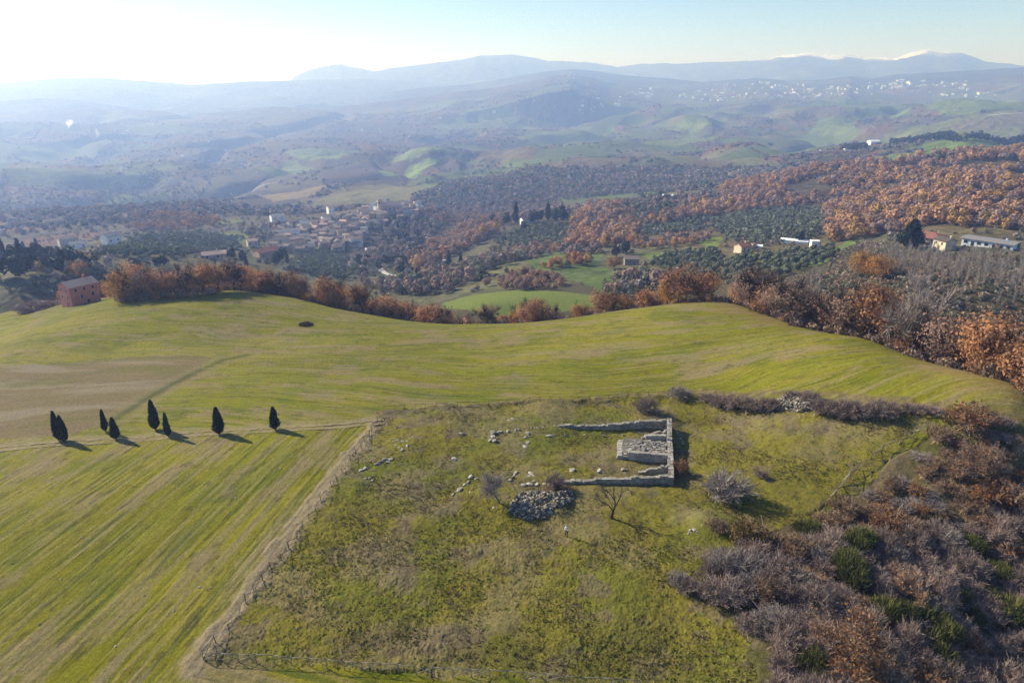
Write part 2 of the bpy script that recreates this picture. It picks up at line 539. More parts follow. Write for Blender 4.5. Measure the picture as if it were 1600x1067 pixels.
# ------------------------------------------------------------------ materials of the land
def tint_material(name, noise_scale, amount, bump_scale=None, bump_dist=.1):
    n = NT(name)
    c = n.attr()
    p = n.pos()
    v = n.ramp(n.noise(noise_scale, 5, .65, p), .25, .75)
    f = n.ramp(n.noise(noise_scale * 4.3, 3, .7, p), .28, .72)
    c = n.mix(f, n.mix(1.0, c, (1 - amount * 1.3,) * 3, 'MULTIPLY'), n.mix(1.0, c, (1 + amount * 1.1,) * 3, 'MULTIPLY'))
    col = n.mix(v, n.mix(1.0, c, (1 - amount,) * 3, 'MULTIPLY'), n.mix(1.0, c, (1 + amount,) * 3, 'MULTIPLY'))
    nor = n.bump(n.noise(bump_scale, 4, .7, p), .9, bump_dist) if bump_scale else None
    return n.surf(col, .95, nor, .05)
def ground_material():
    n = NT('grass_and_soil')
    c, p = n.attr(), n.pos()
    row = n.attr('rows')                          # x: metres across the drilled rows, y: along them, z: how much of it is crop
    sp = n.n('ShaderNodeSeparateXYZ')
    n.l(row, sp.inputs[0])
    fine = n.noise(1.0, 3, .6, n.mapped(row, (2.6, .16, 0)))
    broad = n.noise(1.0, 3, .6, n.mapped(row, (.85, .05, 0)))
    k = n.math('MULTIPLY', n.ramp(fine, .30, .70), sp.outputs[2])
    kb = n.math('MULTIPLY', n.ramp(broad, .52, .70), n.math('MULTIPLY', sp.outputs[2], .55))
    kd = n.math('MULTIPLY', n.ramp(fine, .58, .74), n.math('MULTIPLY', sp.outputs[2], .60))
    c = n.mix(kb, c, (.215, .175, .085))
    c = n.mix(kd, c, (.058, .062, .012))
    c = n.mix(k, n.mix(1.0, c, (.84, .86, .90), 'MULTIPLY'), n.mix(1.0, c, (1.13, 1.10, 1.16), 'MULTIPLY'))
    f = n.ramp(n.noise(9.5, 3, .7, p), .28, .72)
    c = n.mix(f, n.mix(1.0, c, (.71,) * 3, 'MULTIPLY'), n.mix(1.0, c, (1.25,) * 3, 'MULTIPLY'))
    v = n.ramp(n.noise(2.2, 5, .65, p), .25, .75)
    c = n.mix(v, n.mix(1.0, c, (.80,) * 3, 'MULTIPLY'), n.mix(1.0, c, (1.2,) * 3, 'MULTIPLY'))
    return n.surf(c, .95, n.bump(n.noise(3.5, 4, .7, p), .9, .12), .05)
M_GROUND = ground_material()
M_HILL = tint_material('hill_land', .045, .25, .02, 6.0)
M_MOUNT = tint_material('mountain_land', .004, .25, .003, 40.0)

ROWS = []
def polar_mesh(name, az0, az1, na, r0, r1, nr, colour, mat, extra=None, smooth=True):
    a = np.linspace(az0, az1, na)
    r = np.exp(np.linspace(math.log(r0), math.log(r1), nr))
    A, R = np.meshgrid(a, r)
    X, Y = R * np.sin(A), R * np.cos(A)
    Z = hz(X, Y)
    C, dz = colour(X, Y, Z, A, R)
    Z = Z + dz
    v = np.stack([X, Y, Z], -1).reshape(-1, 3)
    i = np.arange(nr * na).reshape(nr, na)
    f = np.stack([i[:-1, :-1], i[:-1, 1:], i[1:, 1:], i[1:, :-1]], -1).reshape(-1, 4)
    me = mesh_np(name, v, f, [mat], None, C.reshape(-1, 3), smooth)
    if ROWS and mat is M_GROUND:
        at = me.attributes.new('rows', 'FLOAT_VECTOR', 'POINT')
        at.data.foreach_set('vector', np.stack(ROWS, -1).reshape(-1, 3).astype(np.float32).ravel())
    return structure(link(name, me))

def blend(c, col, m):
    m = np.asarray(m)[..., None]
    return c * (1 - m) + np.asarray(col) * m

FIELDS = [                                        # colour, outline in the photograph
    ((.135, .165, .032), [(700, 484), (690, 474), (740, 460), (800, 454), (880, 456), (940, 464), (930, 478), (860, 492), (760, 497)]),
    ((.085, .115, .032), [(782, 412), (800, 404), (860, 396), (950, 396), (940, 416), (975, 428), (1000, 448), (960, 462), (900, 440), (840, 425)]),
    ((.10, .13, .03), [(1000, 396), (1100, 388), (1120, 394), (1020, 402)]),
    ((.13, .16, .03), [(1095, 378), (1110, 366), (1135, 372), (1125, 386), (1100, 388)]),
    ((.095, .135, .035), [(1190, 396), (1290, 392), (1330, 372), (1345, 378), (1290, 412), (1230, 425), (1190, 412)]),
    ((.14, .13, .055), [(480, 322), (520, 298), (600, 288), (660, 292), (640, 312), (560, 318)]),
    ((.18, .14, .07), [(400, 308), (470, 296), (530, 290), (500, 302), (430, 316)]),
    ((.15, .20, .05), [(590, 268), (640, 258), (690, 253), (670, 262), (600, 276)]),
    ((.14, .17, .06), [(405, 265), (450, 252), (490, 262), (470, 274), (425, 274)]),
    ((.13, .17, .06), [(445, 240), (500, 232), (560, 238), (530, 250), (470, 252)]),
    ((.14, .17, .06), [(600, 244), (700, 234), (720, 240), (640, 254)]),
    ((.10, .14, .03), [(1340, 256), (1370, 246), (1440, 240), (1440, 226), (1590, 222), (1590, 234), (1480, 246), (1400, 254)]),
    ((.10, .13, .035), [(1230, 220), (1280, 190), (1330, 190), (1340, 215), (1300, 228)]),
    ((.13, .14, .045), [(1380, 215), (1460, 195), (1590, 172), (1600, 205), (1500, 215)]),
    ((.14, .12, .06), [(1470, 200), (1600, 178), (1600, 200), (1520, 212)]),
    ((.10, .13, .04), [(1260, 165), (1400, 160), (1420, 185), (1330, 185)]),
    ((.11, .14, .04), [(1440, 165), (1590, 152), (1600, 168), (1480, 185)]),
    ((.10, .085, .045), [(1050, 255), (1130, 250), (1140, 262), (1060, 268)]),
    ((.13, .16, .04), [(1000, 225), (1080, 206), (1120, 216), (1060, 232)]),
    ((.12, .095, .06), [(840, 260), (930, 245), (990, 252), (900, 270)]),
    ((.11, .09, .055), [(730, 230), (850, 232), (830, 250), (740, 252)]),
    ((.115, .15, .04), [(1040, 205), (1060, 192), (1110, 195), (1090, 208)]),
]
_FW = [(c, gpoly(p)) for c, p in FIELDS]
# near land ---------------------------------------------------------
ENCLOSURE = gpoly([(318, 1030), (430, 870), (520, 755), (592, 660), (600, 641), (700, 634), (900, 628), (1060, 617), (1120, 618), (1300, 635), (1480, 655), (1400, 705), (1290, 790),
                   (1180, 850), (1160, 950), (1190, 1080), (900, 1068), (640, 1050)])
SCRUB = gpoly([(1040, 910), (1100, 885), (1160, 850), (1290, 800), (1400, 710), (1490, 655), (1600, 670), (1700, 700), (1700, 1200), (1200, 1200), (1180, 1040), (1150, 960)])
FALLOW = gpoly([(-60, 585), (100, 566), (220, 557), (330, 556), (300, 590), (210, 640), (110, 680), (-60, 690)])
PATH = gpoly([(-60, 708), (0, 698), (100, 688), (200, 684), (300, 675), (440, 667), (520, 663), (600, 655)])
TRACK = gpoly([(180, 655), (215, 632), (260, 605), (310, 580), (350, 562), (385, 555)])
DRYSTRIP = gpoly([(300, 1045), (350, 975), (400, 905), (450, 840), (500, 775), (540, 720), (570, 685), (592, 660)])
BACKEDGE = gpoly([(592, 648), (700, 636), (800, 629), (900, 625), (1000, 617), (1100, 612), (1250, 614), (1400, 628), (1500, 642), (1600, 662)])
CREST_RIGHT = gpoly([(1130, 474), (1220, 502), (1350, 528), (1500, 578), (1600, 608)])
_rv = gpoly([(900, 755), (1060, 757)])
def near_colour(X, Y, Z, A, R):
    wx = X + (fbm(X / 2.3, Y / 2.3, 21, 3) - .5) * 2.2
    wy = Y + (fbm(X / 2.3, Y / 2.3, 25, 3) - .5) * 2.2
    dz = np.zeros(X.shape)
    big = fbm(X / 26, Y / 26, 31, 4)
    mid = fbm(X / 6, Y / 6, 33, 4)
    fin = fbm(X / 1.1, Y / 1.1, 35, 3)
    # crop field: drilled rows, two directions either side of the path
    c = np.empty(X.shape + (3,))
    c[:] = (.142, .136, .006)
    c = blend(c, (.178, .162, .012), sstep(.45, .7, big))
    c = blend(c, (.092, .112, .006), sstep(.5, .75, mid) * .7)
    lower = (seg_dist(X, Y, PATH) < 500) & (in_poly(X, Y, gpoly([(-200, 720), (0, 699), (100, 689), (300, 676), (600, 655), (600, 700), (300, 1060), (280, 1300), (-300, 1300)])))
    ua = gpoly([(330, 1000), (580, 700)])
    ang = math.atan2(ua[1][1] - ua[0][1], ua[1][0] - ua[0][0]) + math.radians(2)
    across_l = -X * math.sin(ang) + Y * math.cos(ang)
    along_l = X * math.cos(ang) + Y * math.sin(ang)
    warp = (fbm(X / 60, Y / 60, 45, 3) - .5) * 26
    across_u = Y + X * .10 + warp - np.abs(X - 20) * .03
    across = np.where(lower, across_l, across_u)
    along = np.where(lower, along_l, X)
    s1 = fbm(across / .95, along / 22, 51, 4)
    s2 = fbm(across / .42, along / 13, 55, 4)
    s3 = fbm(across / 4.0, along / 45, 57, 4)
    c = blend(c, (.185, .155, .070), sstep(.52, .78, s1) * (.55 + .3 * sstep(.4, .7, big)))
    c = blend(c, (.205, .165, .085), sstep(.60, .85, s2) * .6)
    c = blend(c, (.055, .078, .014), sstep(.55, .80, 1 - s2) * .75)
    c = blend(c, (.150, .158, .008), sstep(.55, .75, s3) * .6)
    c = blend(c, (.19, .145, .085), sstep(.54, .72, fbm(across / 3.5, along / 9, 59, 5)) * .6)
    c = blend(c, (.06, .05, .02), sstep(.66, .74, fbm(across / .6, along / 2.2, 58, 3)) * .5)
    dz += (s2 - .5) * .14 + (s1 - .5) * .10 + (fin - .5) * .10
    # brown corner and yellow patches on the right shoulder
    dcr = seg_dist(wx, wy, CREST_RIGHT)
    c = blend(c, (.20, .13, .065), (1 - sstep(1, 13, dcr)) * .55 * sstep(.3, .6, mid))
    # fallow brown patch
    f = in_poly(wx, wy, FALLOW) * 1.0
    fc = np.empty_like(c)
    fc[:] = (.165, .122, .066)
    fc = blend(fc, (.235, .195, .14), sstep(.5, .72, fbm(X / 26, across_u / 5, 61, 4)) * .8)
    fc = blend(fc, (.12, .115, .03), sstep(.5, .7, fbm(X / 20, across_u / 6, 63, 4)) * .7)
    c = c * (1 - f[..., None] * .85) + fc * f[..., None] * .85
    # meadow round the ruins: tussocks
    m = in_poly(wx, wy, ENCLOSURE)
    jx, jy = (fbm(X / .7, Y / .7, 72, 2) - .5) * 1.3, (fbm(X / .7, Y / .7, 73, 2) - .5) * 1.3
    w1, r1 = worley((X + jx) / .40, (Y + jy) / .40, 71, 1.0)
    w2, r2 = worley(X / 1.15 + 3, Y / 1.15, 75)
    mc = np.empty_like(c)
    mc[:] = (.180, .156, .022)
    lush = sstep(.42, .62, fbm(X / 13, Y / 13, 77, 4))
    mc = blend(mc, (.134, .142, .018), lush * (.6 + .35 * sstep(70, 95, Y)))
    mc = blend(mc, (.205, .165, .075), sstep(.50, .68, fbm(X / 8, Y / 8, 79, 4)) * .75)
    mc = blend(mc, (.165, .125, .09), sstep(.56, .72, fbm(X / 4.5, Y / 4.5, 81, 4)) * .6)
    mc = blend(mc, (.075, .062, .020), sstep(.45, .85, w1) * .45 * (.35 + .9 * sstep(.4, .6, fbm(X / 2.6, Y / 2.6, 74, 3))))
    mc = blend(mc, (.075, .058, .024), sstep(.62, .74, fbm(X / .6, Y / .6, 76, 3)) * .4)
    mc = blend(mc, (.105, .085, .028), sstep(.45, .2, Y * .012 + fbm(X / 14, Y / 14, 78, 3) - .75) * .45)
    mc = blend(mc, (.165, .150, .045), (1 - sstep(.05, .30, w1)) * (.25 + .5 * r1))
    mc = blend(mc, (.075, .10, .02), (r2 > .93) * (1 - sstep(.2, .5, w2)) * .5)
    mc = blend(mc, (.09, .066, .04), (fbm(X / 1.7, Y / 1.7, 83, 3) > .72) * .5)
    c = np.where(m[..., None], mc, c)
    rough = .5 + .9 * sstep(.35, .65, fbm(X / 16, Y / 16, 85, 3))
    dm = (1 - sstep(.0, .62, w1)) * .085 * rough * (.4 + r1) + (mid - .5) * .8 + (fin - .5) * .16
    dz = np.where(m, dm, dz)
    # inside the temple: a level, greener floor
    # scrub floor
    s = in_poly(wx, wy, SCRUB)
    sc = np.empty_like(c)
    sc[:] = (.125, .10, .05)
    sc = blend(sc, (.15, .115, .065), sstep(.5, .7, mid) * .8)
    sc = blend(sc, (.095, .10, .02), sstep(.46, .62, fbm(X / 5, Y / 5, 87, 3)) * .6)
    c = np.where(s[..., None], sc, c)
    dz = np.where(s, (mid - .5) * 1.0 + (fin - .5) * .3, dz)
    # worn edges
    dp = seg_dist(wx, wy, PATH)
    c = blend(c, (.25, .205, .13), (1 - sstep(.9, 2.2, dp)) * .45)
    dt = seg_dist(X, Y, TRACK)
    c = blend(c, (.06, .065, .025), (1 - sstep(.3, .8, np.abs(dt - .2))) * .7)
    c = blend(c, (.19, .15, .075), (1 - sstep(.5, 1.4, np.abs(dt - 2.2))) * .5)
    c = blend(c, (.10, .11, .02), (1 - sstep(1.2, 2.4, dt)) * .3)
    ds = seg_dist(wx, wy, DRYSTRIP)
    c = blend(c, (.25, .195, .125), (1 - sstep(.8, 2.0, ds)) * .85)
    dz += (1 - sstep(.6, 1.6, ds)) * .12 * (fin + .3)
    db = seg_dist(wx, wy, BACKEDGE)
    c = blend(c, (.13, .10, .05), (1 - sstep(.3, 1.6, db)) * .8)
    dz += (1 - sstep(.4, 1.6, db)) * .35 * fin
    # woodland floor beyond the crest
    far = sstep(-1, 3, R - crest_range(A))
    c = blend(c, (.082, .070, .038), far)
    for col, poly in _FW[:5]:
        g = in_poly(wx, wy, poly) * far
        c = c * (1 - g[..., None]) + np.array(col) * (.8 + .4 * fin)[..., None] * g[..., None]
    ROWS[:] = [across, along, np.where(m | s, 0.0, 1.0) * (1 - .75 * f) * (1 - far) * sstep(.3, 1.5, ds)]
    return c, dz

_cr = [(math.atan2(p[0], p[1]), math.hypot(p[0], p[1])) for p in [at_range(px, py, r) for px, py, r in CONTROL[:18]]]
def crest_range(a):
    return np.interp(a, [k[0] for k in _cr], [k[1] for k in _cr])
ground = polar_mesh('ground', -.93, .93, NEAR_NA, 30.0, 352.0, NEAR_NR, near_colour, M_GROUND)

# hills ---------------------------------------------------------------
def hill_colour(X, Y, Z, A, R):
    c = np.empty(X.shape + (3,))
    c[:] = (.072, .078, .032)
    sc = 150 + 260 * sstep(900, 4500, R)
    wx = X + (fbm(X / 260, Y / 260, 101, 3) - .5) * 260
    wy = Y + (fbm(X / 260, Y / 260, 105, 3) - .5) * 260
    d, v = worley(wx / sc, wy / sc * .7, 111)
    pal = np.array([(.095, .080, .050), (.070, .092, .034), (.060, .070, .034), (.11, .13, .045), (.070, .052, .040), (.12, .105, .060), (.060, .050, .040), (.085, .105, .036)])
    c = pal[np.minimum((v * len(pal)).astype(int), len(pal) - 1)].copy()
    wood = fbm(X / 210, Y / 210, 115, 5)
    wm = sstep(.50, .56, wood)
    wcol = np.empty_like(c)
    wcol[:] = (.088, .076, .058)
    wcol = blend(wcol, (.125, .070, .042), sstep(.5, .65, fbm(X / 120, Y / 120, 119, 4)) * .8)
    wcol = blend(wcol, (.030, .036, .022), sstep(.58, .68, fbm(X / 90, Y / 90, 121, 4)) * .8)
    open_right = sstep(.10, .18, A) * sstep(1300, 1500, R)
    gc = np.empty_like(c)
    gc[:] = (.092, .098, .050)
    gc = blend(gc, (.13, .115, .062), sstep(.5, .62, fbm(X / 160, Y / 160, 117, 4)))
    gc = blend(gc, (.082, .106, .040), sstep(.55, .62, fbm(X / 200, Y / 120, 118, 4)))
    c = c * (1 - open_right[..., None] * .85) + gc * open_right[..., None] * .85
    wm = sstep(.50, .56, wood - open_right * .05)
    c = c * (1 - wm[..., None]) + wcol * wm[..., None]
    hedge = (1 - sstep(.0, .07, np.abs(vnoise(wx / sc * 2.1, wy / sc * 2.1, 125) - .5))) * .6
    c = blend(c, (.040, .036, .026), hedge)
    near = 1 - sstep(380, 900, R)
    c = blend(c, (.090, .094, .040), near * .6)
    for col, poly in _FW:
        m = in_poly(X + (fbm(X / 30, Y / 30, 131, 2) - .5) * 12, Y + (fbm(X / 30, Y / 30, 133, 2) - .5) * 12, poly)
        cc = np.array(col) * (.85 + .3 * fbm(X / 50, Y / 14, 135, 3))[..., None]
        c = np.where(m[..., None], cc, c)
    dz = wm * (fbm(X / 14, Y / 14, 141, 2)) * 7.0 * sstep(1200, 2000, R) + hedge * 3 * sstep(900, 1500, R)
    return c, dz
hills = polar_mesh('hills', -.84, .84, 1250, 350.0, 5500.0, HILL_NR, hill_colour, M_HILL)

def mount_colour(X, Y, Z, A, R):
    c = np.empty(X.shape + (3,))
    c[:] = (.06, .064, .042)
    c = blend(c, (.045, .045, .03), sstep(.45, .6, fbm(X / 500, Y / 500, 151, 5)))
    c = blend(c, (.11, .11, .055), sstep(.58, .7, fbm(X / 380, Y / 380, 153, 4)) * .7)
    snow = sstep(285, 345, Z + (fbm(X / 240, Y / 340, 155, 5) - .5) * 170) * sstep(9200, 9700, R) * sstep(.16, .26, A)
    c = blend(c, (.80, .82, .86), snow)
    return c, np.zeros(X.shape)
mountains = polar_mesh('mountains', -.84, .84, 900, 5450.0, 12200.0, 260, mount_colour, M_MOUNT)
# ------------------------------------------------------------------ vegetation: shapes
def leaf_material(name, tone_a, tone_b, trans=.38, spread=.5):
    n = NT(name)
    c = n.mix(1.0, n.attr(), n.mix(n.rand(), tone_a, tone_b), 'MULTIPLY')
    return n.surf(c, .8, None, .08, trans)
M_RUSSET = leaf_material('russet_leaves', (.80, .78, .82), (1.25, 1.12, .92))
M_LEAF = leaf_material('green_leaves', (.8, .8, .8), (1.2, 1.15, 1.1), .15)
M_TWIG = leaf_material('bare_twigs', (.8, .8, .82), (1.2, 1.15, 1.1), .0)
M_MASS = leaf_material('far_foliage', (1, 1, 1), (1, 1, 1), .15)
_b = NT('bark')
M_BARK = _b.surf(_b.mix(_b.noise(9, 4, .6, _b.obj()), (.085, .068, .055), (.19, .165, .14)), .9, None, .05)
_b = NT('dark_bark')
M_DARKBARK = _b.surf(_b.mix(_b.noise(9, 4, .6, _b.obj()), (.035, .028, .024), (.09, .075, .062)), .9, None, .05)

def unit(rng, n):
    v = rng.normal(size=(n, 3))
    return v / np.linalg.norm(v, axis=1)[:, None]

def quads_at(rng, c, size, out=None, up=0.0, aspect=1.0):
    """leaf-sized quads at centres c, random facing; returns verts, faces"""
    n = len(c)
    nrm = unit(rng, n)
    if out is not None:
        nrm = nrm * .5 + out * .9
    nrm[:, 2] = nrm[:, 2] * (1 - up) + up * .5
    nrm /= np.linalg.norm(nrm, axis=1)[:, None] + 1e-9
    t = np.cross(nrm, unit(rng, n))
    t /= np.linalg.norm(t, axis=1)[:, None] + 1e-9
    b = np.cross(nrm, t)
    s = np.asarray(size) * (.6 + .8 * rng.random(n))
    s = s[:, None] * .5
    v = np.stack([c - t * s - b * s * aspect, c + t * s * (1.1) - b * s * .7 * aspect, c + t * s + b * s * aspect, c - t * s * .8 + b * s * .9 * aspect], 1).reshape(-1, 3)
    return v, np.arange(4 * n).reshape(n, 4)

def strips(rng, p0, p1, w0, w1):
    """thin flat twigs from p0 to p1"""
    d = p1 - p0
    s = np.cross(d, unit(rng, len(d)))
    s /= np.linalg.norm(s, axis=1)[:, None] + 1e-9
    w0, w1 = np.broadcast_to(w0, len(d))[:, None] * .5, np.broadcast_to(w1, len(d))[:, None] * .5
    v = np.stack([p0 - s * w0, p0 + s * w0, p1 + s * w1, p1 - s * w1], 1).reshape(-1, 3)
    return v, np.arange(4 * len(d)).reshape(-1, 4)

def lumpy(rng, n, rad, centre, lobes=7, shell=.55):
    """points in a crown made of several uneven lobes"""
    lc = unit(rng, lobes) * (.25 + .5 * rng.random((lobes, 1)))
    lr = .36 + .28 * rng.random(lobes)
    k = rng.choice(lobes, n, p=lr ** 2 / (lr ** 2).sum())
    p = lc[k] + unit(rng, n) * (lr[k] * (shell + (1 - shell) * rng.random(n) ** .5))[:, None]
    d = p - lc[k] * .55
    d /= np.linalg.norm(d, axis=1)[:, None] + 1e-9
    return p * np.array(rad) + np.array(centre), k, d

def crown_mesh(name, seed, n, rad, centre, size, tones, mat, lobes=8, clumps=0, jitter=.25, floor=None):
    rng = np.random.default_rng(seed)
    if clumps:
        cc, k, d = lumpy(rng, clumps, rad, centre, lobes)
        i = rng.integers(0, clumps, n)
        d = d[i]
        c = cc[i] + rng.normal(size=(n, 3)) * jitter * np.array(rad) * .35
        ton = rng.random(clumps)[i] * .7 + rng.random(n) * .3
    else:
        c, k, d = lumpy(rng, n, rad, centre, lobes)
        ton = rng.random(lobes)[k] * .6 + rng.random(n) * .4
    if floor is not None:
        c[:, 2] = np.maximum(c[:, 2], floor + .15 * rng.random(n))
    v, f = quads_at(rng, c, np.full(n, size), d)
    t = np.array(tones)
    x = ton * (len(t) - 1)
    j = np.minimum(x.astype(int), len(t) - 2)
    col = t[j] + (t[j + 1] - t[j]) * (x - j)[:, None]
    return mesh_np(name, v, f, [mat], None, np.repeat(col, 4, 0))

def limbs_mesh(name, seed, h, fork, rad, n_limb, r0, mat, twigs=0, lean=0.0):
    """a tapered trunk that forks into bending limbs and thinner branches"""
    rng = np.random.default_rng(seed)
    mb = MB()
    top = np.array((lean * h * .3, 0.0, fork))
    mb.tube([(0, 0, -.4), (lean * h * .1, 0, fork * .5), top], [r0 * 1.25, r0, r0 * .8], 7)
    ends = []
    for k in range(n_limb):
        a = 2 * math.pi * (k + .7 * rng.random()) / n_limb
        el = .35 + .9 * rng.random()
        d = np.array((math.cos(a) * math.cos(el), math.sin(a) * math.cos(el), math.sin(el)))
        L = (h - fork) * (.55 + .35 * rng.random())
        p1 = top + d * L * .4 * np.array((rad, rad, 1)) + rng.normal(size=3) * .15
        p2 = top + d * L * .75 * np.array((rad, rad, 1)) + np.array((0, 0, L * .12)) + rng.normal(size=3) * .2
        p3 = top + d * L * 1.05 * np.array((rad, rad, 1)) + np.array((0, 0, L * .28)) + rng.normal(size=3) * .25
        rr = r0 * (.45 + .2 * rng.random())
        mb.tube([top - np.array((0, 0, fork * .1)), p1, p2, p3], [rr, rr * .7, rr * .42, rr * .15], 5)
        for m in range(4):
            b = (p1, p1, p2, p2)[m]
            e = b + (d * .5 + unit(rng, 1)[0] * .8 + np.array((0, 0, .25))) * L * (.22 + .2 * rng.random())
            mid = (b + e) / 2 + rng.normal(size=3) * .08
            mb.tube([b, mid, e], [rr * .4, rr * .26, rr * .08], 4)
            ends.append((mid, e))
        ends.append((p2, p3))
    return mb, ends, rng

def twig_cloud(rng, ends, n, length, w, up=.25):
    """fine twigs that spray from branch ends"""
    a = np.array([e[0] for e in ends]); b = np.array([e[1] for e in ends])
    i = rng.integers(0, len(a), n)
    t = rng.random((n, 1))
    p0 = a[i] + (b[i] - a[i]) * t
    d = (b[i] - a[i])
    d = d / (np.linalg.norm(d, axis=1)[:, None] + 1e-9)
    d = d * .7 + unit(rng, n) * .8 + np.array((0, 0, up))
    p1 = p0 + d * length * (.5 + .8 * rng.random((n, 1)))
    v1, f1 = strips(rng, p0, p1, w, w * .55)
    m = n
    j = rng.integers(0, n, m)
    q0 = p0[j] + (p1[j] - p0[j]) * (.35 + .6 * rng.random((m, 1)))
    q1 = q0 + (d[j] * .6 + unit(rng, m) * .75 + np.array((0, 0, up * .6))) * length * .55 * (.5 + .8 * rng.random((m, 1)))
    v2, f2 = strips(rng, q0, q1, w * .6, w * .3)
    return np.concatenate([v1, v2]), np.concatenate([f1, f2 + len(v1)]), np.concatenate([p1, q1])

def shrub_mesh(name, seed, rad, h, n, w, tones, mats, leaves=0, leaf_size=.1, leaf_tones=None, dome=.8):
    """a bare thicket: arching stems from several feet, covered in twigs"""
    rng = np.random.default_rng(seed)
    ns = 46
    foot = np.stack([rng.normal(size=ns) * rad * .35, rng.normal(size=ns) * rad * .35, np.full(ns, -.15)], 1)
    a = rng.random(ns) * 2 * math.pi
    rr = np.sqrt(rng.random(ns)) * rad
    tip = np.stack([np.cos(a) * rr, np.sin(a) * rr, h * (.55 + .5 * rng.random(ns)) * np.sqrt(np.maximum(0.12, 1 - dome * (rr / rad) ** 2))], 1)
    mid = foot * .45 + tip * .55 + np.array((0, 0, 1)) * h * .18 + rng.normal(size=(ns, 3)) * rad * .06
    v, f = strips(rng, foot, mid, w * 2.2, w * 1.6)
    v2, f2 = strips(rng, mid, tip, w * 1.6, w * .7)
    V, F = [v, v2], [f, f2 + len(v)]
    off = len(v) + len(v2)
    ends = [(m, t) for m, t in zip(mid, tip)] + [(f0 * .5 + m * .5, m) for f0, m in zip(foot, mid)]
    v3, f3, tips = twig_cloud(rng, ends, n, rad * .27, w, .16)
    v3[:, 2] = np.maximum(v3[:, 2], -.05)
    V.append(v3); F.append(f3 + off); off += len(v3)
    nt = off
    v = np.concatenate(V)
    t = np.array(tones)
    col = np.repeat(t[rng.integers(0, len(t), nt // 4)] * (.8 + .4 * rng.random((nt // 4, 1))), 4, 0)
    fm = np.zeros(nt // 4, int)
    if leaves:
        c = tips[rng.integers(0, len(tips), leaves)] + rng.normal(size=(leaves, 3)) * .05
        lv, lf = quads_at(rng, c, np.full(leaves, leaf_size))
        lt = np.array(leaf_tones)
        v = np.concatenate([v, lv]); F.append(lf + off)
        col = np.concatenate([col, np.repeat(lt[rng.integers(0, len(lt), leaves)], 4, 0)])
        fm = np.concatenate([fm, np.ones(leaves, int)])
    return mesh_np(name, v, np.concatenate(F), mats, fm, col)

def spray_mesh(name, seed, rad, h, n, w, tones, mat, tufts=9):
    """broom: tufts of thin upright green stems"""
    rng = np.random.default_rng(seed)
    a = rng.random(tufts) * 6.283
    rr = np.sqrt(rng.random(tufts)) * rad * .75
    base = np.stack([np.cos(a) * rr, np.sin(a) * rr, .1 * h * rng.random(tufts)], 1)
    th = h * (.6 + .45 * rng.random(tufts)) * (1 - .35 * (rr / rad))
    i = rng.integers(0, tufts, n)
    d = rng.normal(size=(n, 3)) * np.array((.42, .42, .12)) + np.array((0, 0, 1))
    d /= np.linalg.norm(d, axis=1)[:, None]
    s = rng.random((n, 1)) ** .7
    p0 = base[i] + d * th[i][:, None] * .75 * s
    p1 = p0 + (d + rng.normal(size=(n, 3)) * .25) * th[i][:, None] * .28
    v, f = strips(rng, p0, p1, w, w * .5)
    t = np.array(tones)
    x = np.clip(rng.random(n) * .6 + rng.random(tufts)[i] * .4, 0, .999) * (len(t) - 1)
    j = x.astype(int)
    col = t[j] + (t[j + 1] - t[j]) * (x - j)[:, None]
    return mesh_np(name, v, f, [mat], None, np.repeat(col, 4, 0))

RUST = [(.27, .142, .080), (.35, .19, .108), (.42, .24, .135), (.47, .295, .165)]
OCHRE = [(.25, .14, .045), (.34, .195, .06), (.42, .255, .08), (.46, .30, .11)]
DULL = [(.20, .135, .112), (.26, .18, .145), (.31, .215, .175), (.34, .25, .205)]
GREYTWIG = [(.24, .205, .19), (.31, .27, .25), (.37, .33, .30), (.18, .152, .145)]
PURPLETWIG = [(.225, .168, .150), (.28, .215, .19), (.34, .265, .235), (.17, .124, .112)]
BROWNTWIG = [(.24, .168, .118), (.30, .216, .15), (.36, .265, .185), (.18, .124, .088)]
OLIVE = [(.075, .088, .056), (.115, .134, .088), (.16, .18, .125), (.20, .215, .16)]
DARKGREEN = [(.012, .019, .010), (.022, .032, .015), (.036, .048, .022)]
BROOM = [(.045, .058, .022), (.085, .098, .030), (.13, .138, .044), (.19, .19, .07)]

class Kind:
    """a set of ready meshes of one sort of tree: (trunk mesh or None, crown mesh)"""
    def __init__(s, trunks, crowns):
        s.trunks, s.crowns = trunks, crowns

def oak_kind(tones, n, size, base_seed, var=4, twig=400):
    tr, cr = [], []
    for k in range(var):
        h, fork = 9.0, 2.0
        mb, ends, rng = limbs_mesh('trunk', base_seed + k, h, fork, .85, 6, .24, M_DARKBARK)
        tv, tf, _ = twig_cloud(rng, ends, twig, 1.1, .06)
        mb.add(tv, tf)
        tr.append(mb.build('trunk', [M_DARKBARK]))
        cr.append(crown_mesh('crown', base_seed + 50 + k, n, (4.3, 4.3, 3.5), (0, 0, 4.7), size, tones, M_RUSSET, 9, 130, .5, .6))
    return Kind(tr, cr)
K_RUST = oak_kind(RUST, 3600, .28, 1000)
K_OCHRE = oak_kind(OCHRE, 3400, .28, 1100, 2)
K_DULL = oak_kind(DULL, 2100, .25, 1200, 3, 1700)

